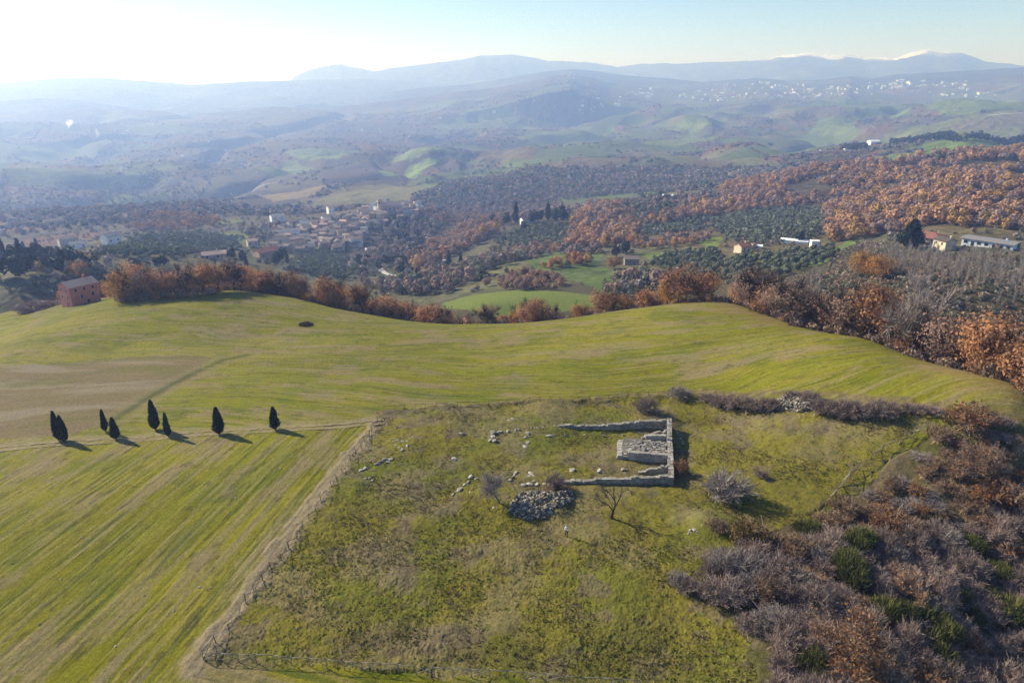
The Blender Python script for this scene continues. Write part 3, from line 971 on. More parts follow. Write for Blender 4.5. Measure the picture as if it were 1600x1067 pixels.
def bare_kind(tones, base_seed, var=3, h=9.0):
    tr, cr = [], []
    for k in range(var):
        mb, ends, rng = limbs_mesh('trunk', base_seed + k, h, 1.8, .8, 7, .2, M_BARK)
        tr.append(mb.build('trunk', [M_BARK]))
        v, f, _ = twig_cloud(rng, ends, 1500, 1.5, .055)
        t = np.array(tones)
        col = np.repeat(t[rng.integers(0, len(t), len(f))], 4, 0)
        cr.append(mesh_np('crown', v, f, [M_TWIG], None, col))
    return Kind(tr, cr)
K_BARE = bare_kind(GREYTWIG, 1300)

def far_tree(name, seed, n, rad, zc, size, tones, mat, lobes=6):
    return crown_mesh(name, seed, n, rad, (0, 0, zc), size, tones, mat, lobes, 0, .2, .3)
K_OLIVE = Kind([None], [far_tree('crown', 1400 + k, 460, (2.3, 2.3, 1.8), 2.1, .5, OLIVE, M_LEAF) for k in range(4)])
K_MIDOAK = Kind([None], [far_tree('crown', 1420 + k, 900, (4.3, 4.3, 4.0), 4.6, .66, RUST if k < 3 else OCHRE, M_RUSSET, 9) for k in range(4)])
K_MIDDULL = Kind([None], [far_tree('crown', 1440 + k, 800, (4.3, 4.3, 3.9), 4.4, .62, DULL, M_RUSSET, 8) for k in range(3)])

def cone_mesh(name, seed, h, rad, n, size, tones, sharp=1.0, low=.06, ragged=.17):
    rng = np.random.default_rng(seed)
    z = rng.random(n) ** .8
    prof = np.minimum(1, (z / .16) ** .6) * np.where(z > .16, (1 - (z - .16) / .84) ** (.62 * sharp), 1)
    a = rng.random(n) * 6.283
    lump = 1 + ragged * np.sin(a * 3 + seed + z * 9) + ragged * rng.normal(size=n)
    r = rad * prof * lump * (.55 + .45 * rng.random(n) ** .5)
    c = np.stack([np.cos(a) * r, np.sin(a) * r, h * (low + (1 - low) * z)], 1)
    d = np.stack([np.cos(a) * .35, np.sin(a) * .35, np.full(n, 1.0)], 1) + rng.normal(size=(n, 3)) * .34
    v, f = strips(rng, c - d * size * .5, c + d * size * .7, size * .75, size * .22)
    t = np.array(tones)
    col = np.repeat(t[rng.integers(0, len(t), n)], 4, 0)
    return mesh_np(name, v, f, [M_LEAF], None, col)
def stem_mesh(name, h, r, mat):
    mb = MB()
    mb.tube([(0, 0, -.3), (0, 0, h * .5), (0, 0, h)], [r * 1.2, r, r * .6], 7)
    return mb.build(name, [mat])
K_CYP = Kind([stem_mesh('trunk', 1.6, .12, M_DARKBARK)], [cone_mesh('crown', 1500 + k, 5.0, .78, 3600, .30, DARKGREEN, .9) for k in range(4)])
K_FARCYP = Kind([None], [cone_mesh('crown', 1510 + k, 9.0, 1.4, 420, 1.0, [(.014, .024, .014), (.024, .036, .020)], .9) for k in range(2)])
K_PINE = Kind([None], [far_tree('crown', 1520 + k, 420, (3.6, 3.6, 4.2), 4.6, .9, [(.014, .024, .016), (.026, .040, .024), (.040, .056, .032)], M_LEAF, 9) for k in range(3)])
K_FIR = Kind([stem_mesh('trunk', 5.0, .25, M_DARKBARK)], [cone_mesh('crown', 1530, 13.0, 4.6, 2600, .95, [(.016, .026, .018), (.028, .042, .026)], 1.0, .05, .22)])

_vr = np.random.default_rng(77)
def tree(name, cat, kind, p, scale, label, group, rz=None, stretch=None, parts=True):
    """one tree: an Empty at its foot with trunk and crown, or a single mesh when it is too small to show its parts"""
    i = int(_vr.integers(0, len(kind.crowns)))
    rz = float(_vr.random() * 6.283) if rz is None else rz
    sz = scale * (stretch or (.9 + .25 * _vr.random()))
    tr = kind.trunks[i % len(kind.trunks)]
    if tr is None or not parts:
        o = link(name, kind.crowns[i], None, p, rz)
        tag(o, label, cat, group)
        o.scale = (scale, scale, sz)
        return o
    t = thing(name, label, cat, p, rz, group)
    t.scale = (scale, scale, sz)
    link('trunk', tr, t)
    link('crown', kind.crowns[i], t)
    return t

class Mass:
    """many small plants gathered into one object"""
    def __init__(s):
        s.v, s.f, s.c, s.n = [], [], [], 0
    def add_many(s, rng, pts, scale, rad, zc, nq, size, palette, lum=.95):
        """pts (n,3), scale (n,), palette: list of tone lists"""
        n = len(pts)
        if not n:
            return
        lobes = 4
        lc = unit(rng, n * lobes).reshape(n, lobes, 3) * (.2 + .45 * rng.random((n, lobes, 1)))
        k = rng.integers(0, lobes, (n, nq))
        c = lc[np.arange(n)[:, None], k]
        dv = unit(rng, n * nq).reshape(n, nq, 3)
        c = c + dv * (.35 + .25 * rng.random((n, nq, 1)))
        dv = dv + c * .7
        dv /= np.linalg.norm(dv, axis=2)[:, :, None] + 1e-9
        c = c * np.array(rad) + np.array((0, 0, zc))
        c = c * scale[:, None, None] + pts[:, None, :]
        v, f = quads_at(rng, c.reshape(-1, 3), np.repeat(size * scale, nq), dv.reshape(-1, 3))
        pal = np.array([[t[min(i, len(t) - 1)] for i in range(4)] for t in palette])
        pi = rng.integers(0, len(pal), n)
        bright = lum * (.76 + .48 * rng.random((n, 1, 1)))
        ti = rng.integers(0, pal.shape[1], (n, nq))
        tone = pal[pi[:, None], ti] * .6 + pal[pi].mean(1)[:, None, :] * .4
        col = (tone * bright).reshape(-1, 3)
        s.v.append(v); s.f.append(f + s.n); s.c.append(np.repeat(col, 4, 0)); s.n += len(v)
    def build(s, name, label, cat):
        me = mesh_np(name, np.concatenate(s.v), np.concatenate(s.f), [M_MASS], None, np.concatenate(s.c))
        return stuff(link(name, me), label, cat)

def scatter(pix, spacing, rng, limit=20000, jitter=.45):
    """spots about spacing metres apart inside an outline of the photograph, laid on the land"""
    poly = gpoly(pix)
    xs, ys = [p[0] for p in poly], [p[1] for p in poly]
    gx = np.arange(min(xs), max(xs), spacing)
    gy = np.arange(min(ys), max(ys), spacing)
    X, Y = np.meshgrid(gx, gy)
    X = X + (rng.random(X.shape) - .5) * 2 * jitter * spacing
    Y = Y + (rng.random(X.shape) - .5) * 2 * jitter * spacing
    m = in_poly(X, Y, poly)
    X, Y = X[m], Y[m]
    k = rng.permutation(len(X))[:limit]
    X, Y = X[k], Y[k]
    return np.stack([X, Y, hz(X, Y)], 1)
# ------------------------------------------------------------------ woods, groves and the far tree cover
W = np.random.default_rng(5)
def band(px0, px1, d0, d1, spacing, rng):
    """spots in a belt lying d0..d1 metres beyond the edge of the crop field"""
    out = []
    a0, a1 = _az(px0, 180), _az(px1, 180)
    a = a0
    while a < a1:
        R0 = float(crest_range(a))
        d = d0
        while d < d1:
            aa = a + (W.random() - .5) * spacing * .9 / R0
            r = float(crest_range(aa)) + d + (W.random() - .5) * spacing * .8
            r = max(r, float(crest_range(aa)) + d0 * .7)
            x, y = r * math.sin(aa), r * math.cos(aa)
            out.append((x, y, float(hz(x, y))))
            d += spacing
        a += spacing / R0
    return out

def not_near(p, spots, d):
    return all((p[0] - s[0]) ** 2 + (p[1] - s[1]) ** 2 > d * d for s in spots)
def dist(p):
    return math.sqrt(p[0] ** 2 + p[1] ** 2 + (p[2] - CAM_H) ** 2)

oaks = []                                         # spot, scale, kind, label, group
def oak(p, s, kind, label, group):
    oaks.append((np.array(p), s, kind, label, group))
def pick(*pairs):
    x, t = W.random(), 0
    for k, w in pairs:
        t += w
        if x < t:
            return k
    return pairs[-1][0]

G_A = 'russet oaks in the wood along the far left edge of the green field'
for p in band(180, 645, -2.5, 27, 6.2, W):
    oak(p, .78 + .34 * W.random(), pick((K_RUST, .60), (K_OCHRE, .10), (K_DULL, .30)), 'russet oak in the dense wood edging the far left of the green field', G_A)
G_B = 'oaks in the thin tree line below the dip of the green field'
for p in band(650, 1010, .5, 13, 5.4, W):
    if W.random() < .34:
        continue
    oak(p, .55 + .42 * W.random(), pick((K_RUST, .45), (K_OCHRE, .2), (K_DULL, .35)), 'autumn oak in the low tree line beyond the dip in the green field', G_B)
G_D = 'oaks in the broad rusty wood right of the green field'
for p in band(1140, 1720, 3, 52, 5.8, W):
    if not_near(p, [on_range(1235, 168)], 6):
        oak(p, .88 + .36 * W.random(), pick((K_RUST, .45), (K_OCHRE, .03), (K_DULL, .37), (K_BARE, .15)), 'rusty oak in the broad wood bordering the right side of the green field', G_D)

# single trees one can point to
p = at_range(640, 500, float(crest_range(_az(640, 200))) + 3.5)
tree('oak_tree', 'tree', K_OCHRE, on_range(648, 208), 1.0, 'bright ochre oak standing out at the foot of the dip in the green field', None)
tree('oak_tree', 'tree', K_RUST, on_range(1037, 187), 1.25, 'wide rusty oak with visible forked trunk, left one of a pair on the field crest', None, 2.1)
tree('oak_tree', 'tree', K_RUST, on_range(1074, 188), 1.05, 'smaller rusty oak on the field crest, right of the wide oak', None, .4)
tree('oak_tree', 'tree', K_OCHRE, ground_at(198, 469), 1.15, 'yellow-brown oak at the left end of the wood, beside the red farmhouse', None)
tree('oak_tree', 'tree', K_OCHRE, ground_at(128, 436), 1.0, 'ochre oak rising behind the red farmhouse', None)
tree('oak_tree', 'tree', K_OCHRE, ground_at(960, 420), .95, 'round ochre oak beside the small grey barn in the valley', None)
tree('oak_tree', 'tree', K_RUST, ground_at(985, 384), .9, 'rusty oak just above the small grey barn in the valley', None)
for px, py, s, kk in ((222, 469, 1.1, K_DULL), (246, 468, 1.15, K_RUST), (268, 466, 1.1, K_RUST), (292, 464, 1.15, K_DULL), (318, 461, 1.1, K_RUST), (342, 459, 1.1, K_RUST), (366, 457, 1.05, K_DULL), (210, 466, 1.2, K_RUST), (390, 456, 1.05, K_RUST)):
    oak(ground_at(px, py - 2.5), s * .9, kk, 'russet oak in the dense wood edging the far left of the green field', G_A)
for px, py, s in ((1218, 498, 1.0), (1232, 500, 1.08), (1246, 499, .95), (1283, 505, .8)):
    tree('bare_tree', 'tree', K_BARE, ground_at(px, py), s, 'half-bare grey-brown tree in the clump at the right-hand tip of the field crest', 'clump of half-bare trees on the field crest')
tree('bare_tree', 'tree', K_BARE, ground_at(1517, 572), 1.12, 'large bare grey tree with a pale trunk in front of the rusty wood', None)
tree('bare_tree', 'tree', K_BARE, ground_at(1330, 512), .85, 'bare grey tree at the shaded front edge of the rusty wood', None)
tree('bare_tree', 'tree', K_BARE, on_range(1385, 262), 1.0, 'bare grey tree on the rough slope behind the rusty wood', None)
tree('oak_tree', 'tree', K_OCHRE, ground_at(1350, 432), 1.25, 'dull ochre oak standing alone on the rough slope above the rusty wood', None)
tree('oak_tree', 'tree', K_OCHRE, ground_at(1372, 434), 1.0, 'olive-brown oak beside the dull ochre oak on the rough slope', None)

# oak woods of the middle distance
def mid_oaks(pix, spacing, label, group, s0=.75, s1=.5, mix=((0, .82), (1, .18))):
    q = scatter(pix, spacing, W)
    gap = fbm(q[:, 0] / 55, q[:, 1] / 55, 611, 3)
    hue = fbm(q[:, 0] / 70, q[:, 1] / 70, 613, 3)
    for p, g, h in zip(q, gap, hue):
        if (g > .66 or (g > .58 and W.random() < .6)) and dist(p) > 720:
            continue
        dull = mix[1][1] + (.45 if h > .58 else 0)
        oak(p, (s0 + s1 * W.random()) * (.72 + .5 * W.random() ** 2), pick((K_MIDDULL, dull), (K_MIDOAK, 1)), label, group)
mid_oaks([(1600, 236), (1520, 240), (1450, 247), (1390, 256), (1300, 262), (1240, 272), (1180, 282), (1120, 300), (1130, 318), (1200, 318), (1280, 318), (1296, 340), (1285, 376), (1330, 378),
          (1420, 362), (1440, 352), (1500, 356), (1560, 358), (1640, 366), (1680, 300), (1660, 240)], 6.1,
         'russet oak in the great wood covering the hillside above the long white house', 'oaks of the great hillside wood on the right')
mid_oaks([(630, 415), (690, 372), (735, 350), (790, 340), (800, 356), (750, 380), (705, 402), (660, 428)], 7.0,
         'russet oak in the wooded tongue right of the village', 'oaks in the tongue of wood below the village spur')
mid_oaks([(880, 392), (896, 345), (925, 325), (965, 322), (1000, 350), (995, 376), (950, 388)], 7.0,
         'russet oak in the dense patch in the middle of the valley', 'oaks in the patch in the middle of the valley')
mid_oaks([(985, 384), (1040, 376), (1110, 368), (1112, 378), (1040, 388), (990, 392)], 7.0, 'ochre-brown oak in the row along the top of a small green field', 'oaks in the row above the small green field', .6, .3)
mid_oaks([(1000, 345), (1060, 330), (1110, 318), (1200, 312), (1260, 312), (1255, 322), (1130, 336), (1020, 356)], 8.0, 'copper oak in the long belt above the olive grove', 'oaks in the belt above the olive grove')
mid_oaks([(795, 392), (850, 384), (890, 388), (850, 400), (800, 402)], 6.5, 'low russet oak in the hedge over the upper green meadow', 'oaks in the hedge over the upper green meadow', .45, .3)
mid_oaks([(845, 418), (880, 408), (925, 405), (925, 414), (870, 424)], 6, 'low russet oak in the copse inside the upper green meadow', 'oaks of the copse inside the upper meadow', .45, .3)
mid_oaks([(760, 448), (800, 430), (860, 428), (880, 446), (870, 456), (800, 456)], 6, 'dull russet oak along the top of the lower green meadow', 'oaks along the top of the lower meadow', .5, .3, ((0, .3), (1, .7)))
mid_oaks([(200, 345), (260, 335), (330, 342), (350, 358), (270, 362), (200, 362)], 8, 'russet oak on the hazy hillock left of the village', 'oaks on the hillock left of the village', .7, .4)

oaks.sort(key=lambda t: dist(t[0]))
N_OAK = 280
mass = Mass()
for k, (p, s, kind, label, group) in enumerate(oaks[:N_OAK]):
    if kind is K_BARE:
        tree('bare_tree', 'tree', kind, p, s, 'bare grey tree mixed into the broad rusty wood right of the green field', 'bare trees in the broad rusty wood')
    else:
        tree('oak_tree', 'tree', kind, p, s, label, group)
rest = oaks[N_OAK:]
for kind, pal in ((K_RUST, [RUST]), (K_OCHRE, [OCHRE]), (K_DULL, [DULL]), (K_BARE, [GREYTWIG]), (K_MIDOAK, [RUST, RUST, OCHRE, DULL]), (K_MIDDULL, [DULL, DULL, RUST])):
    q = [(p, s) for p, s, kk, _, _ in rest if kk is kind]
    for lo, hi, nq, size in ((0, 450, 300, .95), (450, 700, 320, .85), (700, 3000, 210, .95)):
        qq = [(p, s) for p, s in q if lo <= dist(p) < hi]
        if qq:
            mass.add_many(W, np.array([p for p, s in qq]), np.array([s for p, s in qq]), (5.0, 5.0, 4.6), 4.6, nq, size, pal, .98)
mass.build('oak_wood', 'russet autumn oak wood covering the far hillsides', 'wood')

# olive groves
olives = []
def grove(pix, spacing, label, group):
    for p in scatter(pix, spacing, W, jitter=.28):
        olives.append((p, .75 + .5 * W.random(), label, group))
grove([(1110, 345), (1190, 326), (1280, 328), (1285, 350), (1272, 378), (1200, 382), (1150, 378), (1115, 362)], 6.0, 'grey-green olive tree in the large grove below the stone gabled house', 'olive trees of the large grove')
grove([(1125, 445), (1130, 412), (1200, 402), (1300, 392), (1320, 398), (1260, 420), (1200, 440), (1150, 452)], 5.6, 'grey-green olive tree on the slope below the cream cottage', 'olive trees below the cream cottage')
grove([(1010, 418), (1040, 398), (1120, 392), (1130, 410), (1120, 440), (1060, 432)], 6.2, 'olive tree scattered right of the small grey barn', 'olive trees right of the barn')
grove([(765, 382), (800, 362), (860, 350), (890, 352), (880, 386), (850, 390)], 6.0, 'hazy olive tree below the villa with dark conifers', 'olive trees below the villa')
grove([(970, 345), (1010, 330), (1080, 318), (1110, 340), (1090, 362), (1010, 368)], 6.5, 'olive tree in the pale grove in the middle of the valley', 'olive trees in the middle of the valley')
grove([(150, 398), (200, 376), (290, 366), (370, 372), (375, 390), (290, 402), (200, 412)], 6.5, 'hazy blue-green olive tree on the hillock behind the red farmhouse', 'olive trees behind the red farmhouse')
grove([(455, 425), (470, 396), (520, 392), (560, 410), (545, 438), (500, 436)], 6.0, 'dense olive tree below the village houses', 'olive trees below the village')
grove([(120, 446), (60, 440), (20, 452), (40, 474), (100, 470)], 6.0, 'olive tree in the rough ground left of the red farmhouse', 'olive trees left of the red farmhouse')
grove([(1600, 268), (1470, 282), (1380, 278), (1400, 266), (1500, 258)], 8.5, 'olive tree in a strip high on the wooded hillside', 'olive trees high on the wooded hillside') if False else None
olives.sort(key=lambda t: dist(t[0]))
for p, s, label, group in olives[:285]:
    tree('olive_tree', 'tree', K_OLIVE, p, s, label, group)
if len(olives) > 285:
    m2 = Mass()
    m2.add_many(W, np.array([t[0] for t in olives[285:]]), np.array([t[1] for t in olives[285:]]), (2.9, 2.9, 2.2), 2.0, 60, 1.0, [OLIVE])
    m2.build('olive_grove', 'grey-green olive groves on the far valley slopes', 'olive grove')
link('olive_tree', K_OLIVE.crowns[0], None, ground_at(136, 466), 0).scale = (1.5, 1.5, 1.3)
tag(COL.objects[-1], 'silvery olive bush against the front wall of the red farmhouse', 'tree')

# dark conifers
for i, (px, py, s, kind) in enumerate([(8, 414, 1.3, 1), (20, 412, 1.1, 0), (34, 410, 1.15, 1), (48, 408, 1.0, 0), (60, 412, 1.1, 0), (74, 414, 1.05, 0), (88, 416, 1.0, 0), (100, 418, 1.05, 0), (112, 420, 1.0, 0),
                                       (124, 423, .95, 0), (136, 425, .9, 0), (148, 427, .8, 0), (22, 425, 1.2, 0), (45, 428, 1.1, 0), (5, 436, 1.2, 0), (30, 440, 1.1, 0), (70, 428, 1.0, 0), (95, 428, .9, 0), (40, 402, 1.2, 1), (60, 398, 1.15, 1)]):
    tree('pine_tree', 'tree', K_FARCYP if kind else K_PINE, ground_at(px, py), s * 1.15, ('tall pointed dark conifer rising from the dark wood at the left edge' if kind else 'dark pine in the dense wood at the left edge behind the field'),
         'dark conifers of the wood at the left edge')
for px, py, s, kind in [(772, 352, 1.1, 1), (790, 352, 1.0, 1), (806, 348, 1.5, 2), (818, 360, .8, 0), (832, 350, 1.3, 0), (842, 346, 1.0, 0), (856, 344, 1.3, 2), (868, 348, 1.3, 1), (880, 350, 1.3, 1), (878, 340, 1.0, 2)]:
    tree('pine_tree', 'tree', K_FARCYP if kind == 2 else K_PINE, ground_at(px, py), s * 1.35, ('tall dark pointed conifer beside the villa in the valley' if kind == 2 else 'dark rounded conifer beside the villa in the valley'), 'conifers round the villa')
for px, py, s in [(646, 420, .8), (652, 440, 1.0), (668, 418, .9), (696, 432, .8), (702, 416, 1.3), (720, 412, 1.1), (640, 395, .9), (630, 372, .9), (622, 362, 1.1), (648, 368, .9), (386, 420, .9), (449, 412, .9), (404, 386, .7)]:
    tree('cypress_tree', 'tree', K_FARCYP, ground_at(px, py), s * .9, 'small distant dark cypress on the wooded slope below the village', 'distant cypresses round the village')
for px, py, s in [(365, 405, 1.0), (378, 410, .9), (440, 408, 1.3), (432, 418, 1.2), (490, 372, 1.3), (438, 360, 1.0), (432, 378, .9), (960, 402, 1.0), (975, 398, 1.1), (218, 434, .9), (214, 424, .8), (250, 418, .9), (258, 418, .8), (1250, 380, .9)]:
    tree('pine_tree', 'tree', K_PINE, ground_at(px, py), s, 'rounded dark evergreen among the scattered houses of the valley', 'dark evergreens among the valley houses')
tree('pine_tree', 'tree', K_FIR, ground_at(1423, 388), 1.0, 'tall dark fir beside the red-roofed house on the right', None)
tree('pine_tree', 'tree', K_PINE, ground_at(1404, 384), .9, 'low dark evergreen left of the tall fir', None)
tree('pine_tree', 'tree', K_PINE, ground_at(1352, 420), .8, 'dark evergreen behind the dull ochre oak', None) if False else None

# pale saplings planted on the rough slope
sap = []
for k in range(3):
    rng = np.random.default_rng(1700 + k)
    ends = [(np.array((0, 0, .3)), np.array((rng.normal() * .2, rng.normal() * .2, 4.2)))]
    v, f = strips(rng, np.array([(0, 0, -.3), (0, 0, -.3)]), np.array([ends[0][1], ends[0][1]]), .13, .05)
    v2, f2, _ = twig_cloud(rng, ends, 130, .8, .06, .5)
    col = np.full((len(v) + len(v2), 3), (.30, .26, .23))
    sap.append(mesh_np('sapling', np.concatenate([v, v2]), np.concatenate([f, f2 + len(v)]), [M_TWIG], None, col))
K_SAP = Kind([None], sap)
ss = scatter([(1330, 440), (1340, 405), (1420, 396), (1500, 398), (1600, 400), (1680, 420), (1680, 520), (1600, 500), (1500, 468), (1420, 436)], 5.2, W, 285)
for p in ss:
    tree('bare_sapling', 'sapling', K_SAP, p, .8 + .5 * W.random(), 'thin pale bare sapling in the plantation on the slope below the white house', 'saplings of the plantation on the slope')

# bare grey woods of the valley and the far tree cover
far = Mass()
for pix, sp, pal in [
    ([(600, 348), (650, 342), (690, 352), (660, 400), (640, 430), (600, 415), (560, 440), (545, 415), (590, 385)], 7, [PURPLETWIG, OLIVE, GREYTWIG, DARKGREEN]),
    ([(560, 445), (640, 442), (700, 425), (780, 392), (850, 402), (780, 420), (740, 440), (690, 462), (620, 462)], 6.5, [PURPLETWIG, OLIVE, BROWNTWIG, DULL]),
    ([(380, 360), (440, 352), (520, 340), (440, 375), (400, 385)], 9, [GREYTWIG, DULL, OLIVE]),
    ([(655, 305), (720, 282), (800, 276), (900, 262), (1000, 262), (1100, 262), (1200, 258), (1240, 266), (1150, 280), (1060, 298), (960, 305), (880, 314), (780, 322), (700, 330), (640, 322)], 7.6, [PURPLETWIG, GREYTWIG, DULL, OLIVE, OLIVE]),
    ([(1090, 442), (1000, 455), (960, 470), (940, 460), (1000, 430), (1060, 436)], 6.0, [OLIVE, GREYTWIG, DULL]),
    ([(860, 395), (990, 395), (880, 400)], 6.0, [PURPLETWIG, DULL]),
    ([(0, 300), (200, 280), (330, 300), (380, 330), (200, 350), (0, 350)], 17, [PURPLETWIG, DULL, DULL, OLIVE]),
    ([(1140, 300), (1000, 318), (920, 318), (880, 335), (1000, 335), (1100, 318)], 8, [DULL, OLIVE, PURPLETWIG]),
    ([(60, 430), (170, 418), (180, 440), (150, 446), (60, 446)], 6, [GREYTWIG, OLIVE, OCHRE]),
    ([(640, 335), (700, 330), (800, 322), (880, 320), (880, 335), (760, 345), (690, 352)], 8, [PURPLETWIG, DULL]),
]:
    q = scatter(pix, sp, W)
    d = np.hypot(q[:, 0], q[:, 1])
    for lo, hi, nq, size in ((0, 700, 170, 1.0), (700, 1300, 90, 1.4), (1300, 9000, 40, 2.2)):
        m = (d >= lo) & (d < hi)
        far.add_many(W, q[m], (.42 + .75 * W.random(m.sum()) ** 1.3), (4.6, 4.6, 4.2), 4.0, nq, size, pal)
def far_cover(n, r0, r1, seed):
    rng = np.random.default_rng(seed)
    a = (rng.random(n) - .5) * 1.42
    r = np.sqrt(rng.random(n) * (r1 ** 2 - r0 ** 2) + r0 ** 2)
    x, y = r * np.sin(a), r * np.cos(a)
    wood = fbm(x / 210, y / 210, 115, 5)
    sc = 150 + 260 * sstep(900, 4500, r)
    wx = x + (fbm(x / 260, y / 260, 101, 3) - .5) * 260
    wy = y + (fbm(x / 260, y / 260, 105, 3) - .5) * 260
    hedge = np.abs(vnoise(wx / sc * 2.1, wy / sc * 2.1, 125) - .5) < .035
    orr = sstep(.10, .18, a) * sstep(1300, 1500, r)
    m = (wood - orr * .05 > .53) | (hedge & (rng.random(n) < .8)) | (rng.random(n) < .008)
    for _c, poly in _FW:
        m &= ~in_poly(x, y, poly)
    x, y = x[m], y[m]
    return np.stack([x, y, hz(x, y)], 1)
def rough_cover(n, seed):
    rng = np.random.default_rng(seed)
    a = (rng.random(n) - .5) * 1.45
    r = 335 + 640 * rng.random(n) ** .8
    x, y = r * np.sin(a), r * np.cos(a)
    m = (fbm(x / 40, y / 40, 211, 4) > .46) | (rng.random(n) < .12)
    for _c, poly in _FW:
        m &= ~in_poly(x, y, poly)
    x, y = x[m], y[m]
    return np.stack([x, y, hz(x, y)], 1)
q = rough_cover(5200, 3)
far.add_many(W, q, .22 + .34 * W.random(len(q)) ** 1.6, (5.2, 5.2, 4.0), 3.0, 60, 1.5, [GREYTWIG, OLIVE, OLIVE, DULL, OLIVE])
q = np.concatenate([scatter([(1320, 446), (1335, 404), (1420, 396), (1500, 398), (1600, 400), (1690, 420), (1690, 530), (1600, 505), (1500, 470), (1420, 440)], 3.1, W), scatter([(1290, 430), (1300, 400), (1345, 380), (1420, 384), (1400, 400), (1330, 440)], 2.4, W)])
q = np.concatenate([q, scatter([(1205, 446), (1290, 425), (1420, 438), (1500, 468), (1600, 500), (1600, 540), (1480, 500), (1380, 478), (1250, 462)], 2.3, W)])
far.add_many(W, q, .14 + .14 * W.random(len(q)), (6, 6, 4.5), 3.5, 46, 1.7, [[(.27, .225, .175), (.32, .27, .21), (.37, .32, .26), (.21, .17, .13)], BROWNTWIG, BROWNTWIG, OLIVE])
q = far_cover(24000, 950, 2300, 7)
far.add_many(W, q, .55 + .5 * W.random(len(q)) ** 2, (5.6, 5.6, 4.2), 3.4, 30, 2.4, [PURPLETWIG, DULL, OLIVE, GREYTWIG, OLIVE, DARKGREEN])
q = far_cover(16000, 2300, 4600, 9)
far.add_many(W, q, .75 + .6 * W.random(len(q)) ** 2, (6.5, 6.5, 4.0), 3.0, 14, 3.8, [PURPLETWIG, DULL, GREYTWIG, DARKGREEN, OLIVE])
for pix in ([(1390, 226), (1500, 222), (1600, 219), (1600, 221.5), (1500, 224.5), (1390, 228.5)], [(1314, 236), (1352, 232), (1354, 235), (1316, 239)]):
    q = scatter(pix, 6, W)
    far.add_many(W, q, .9 + .4 * W.random(len(q)), (4, 4, 6.0), 6, 24, 2.6, [[(.02, .03, .02), (.03, .042, .026), (.04, .05, .03), (.03, .04, .03)]])
far.build('woodland', 'bare purple-grey woods, hedges and scattered trees over the hazy valley', 'woodland')

# low rusty undergrowth where the wood meets the field
und = Mass()
for px0, px1, d0, d1, sp, pal in ((180, 640, -2.5, 14, 2.2, [DULL, PURPLETWIG, BROWNTWIG, RUST]), (640, 1010, 0, 12, 2.0, [DULL, RUST, BROWNTWIG]), (1000, 1215, .8, 14, 2.0, [RUST, DULL, RUST]), (1215, 1720, 0, 42, 2.5, [DULL, PURPLETWIG, BROWNTWIG])):
    q = np.array(band(px0, px1, d0, d1, sp, W))
    und.add_many(W, q, .5 + .6 * W.random(len(q)), (1.8, 1.8, 1.6), 1.0, 110, .32, pal)
q = scatter([(182, 475), (215, 473), (270, 468), (340, 461), (405, 457), (480, 468), (480, 464), (400, 452), (280, 460), (185, 466)], 1.9, W)
und.add_many(W, q, .55 + .6 * W.random(len(q)), (1.8, 1.8, 1.7), 1.1, 110, .32, [DULL, RUST, BROWNTWIG, RUST])
und.build('undergrowth', 'low brown undergrowth along the edge of the woods', 'undergrowth')
# ------------------------------------------------------------------ the ruins and everything on the hilltop
N = np.random.default_rng(11)
_s = NT('ruin_stone')
_p = _s.obj()
_c = _s.mix(_s.ramp(_s.noise(2.2, 5, .6, _p), .3, .7), (.225, .21, .185), (.40, .38, .345))
_c = _s.mix(_s.ramp(_s.noise(7, 4, .65, _p), .5, .75), _c, (.16, .15, .13))
_c = _s.mix(1.0, _c, _s.attr(), 'MULTIPLY')
M_STONE = _s.surf(_c, .92, _s.bump(_s.noise(14, 5, .7, _p), .6, .05), .1)
_s = NT('field_stone')
_p = _s.obj()
_c = _s.mix(_s.ramp(_s.noise(3, 5, .6, _p), .3, .7), (.27, .245, .21), (.46, .43, .38))
_c = _s.mix(_s.rand(), _c, _s.mix(1.0, _c, (.72, .70, .68), 'MULTIPLY'))
M_ROCK = _s.surf(_c, .92, _s.bump(_s.noise(9, 5, .7, _p), .6, .05), .1)

def at_level(px, py, z):
    dx, dy, dz = ray(px, py)
    k = (z - CAM_H) / dz
    return np.array((dx * k, dy * k, z))

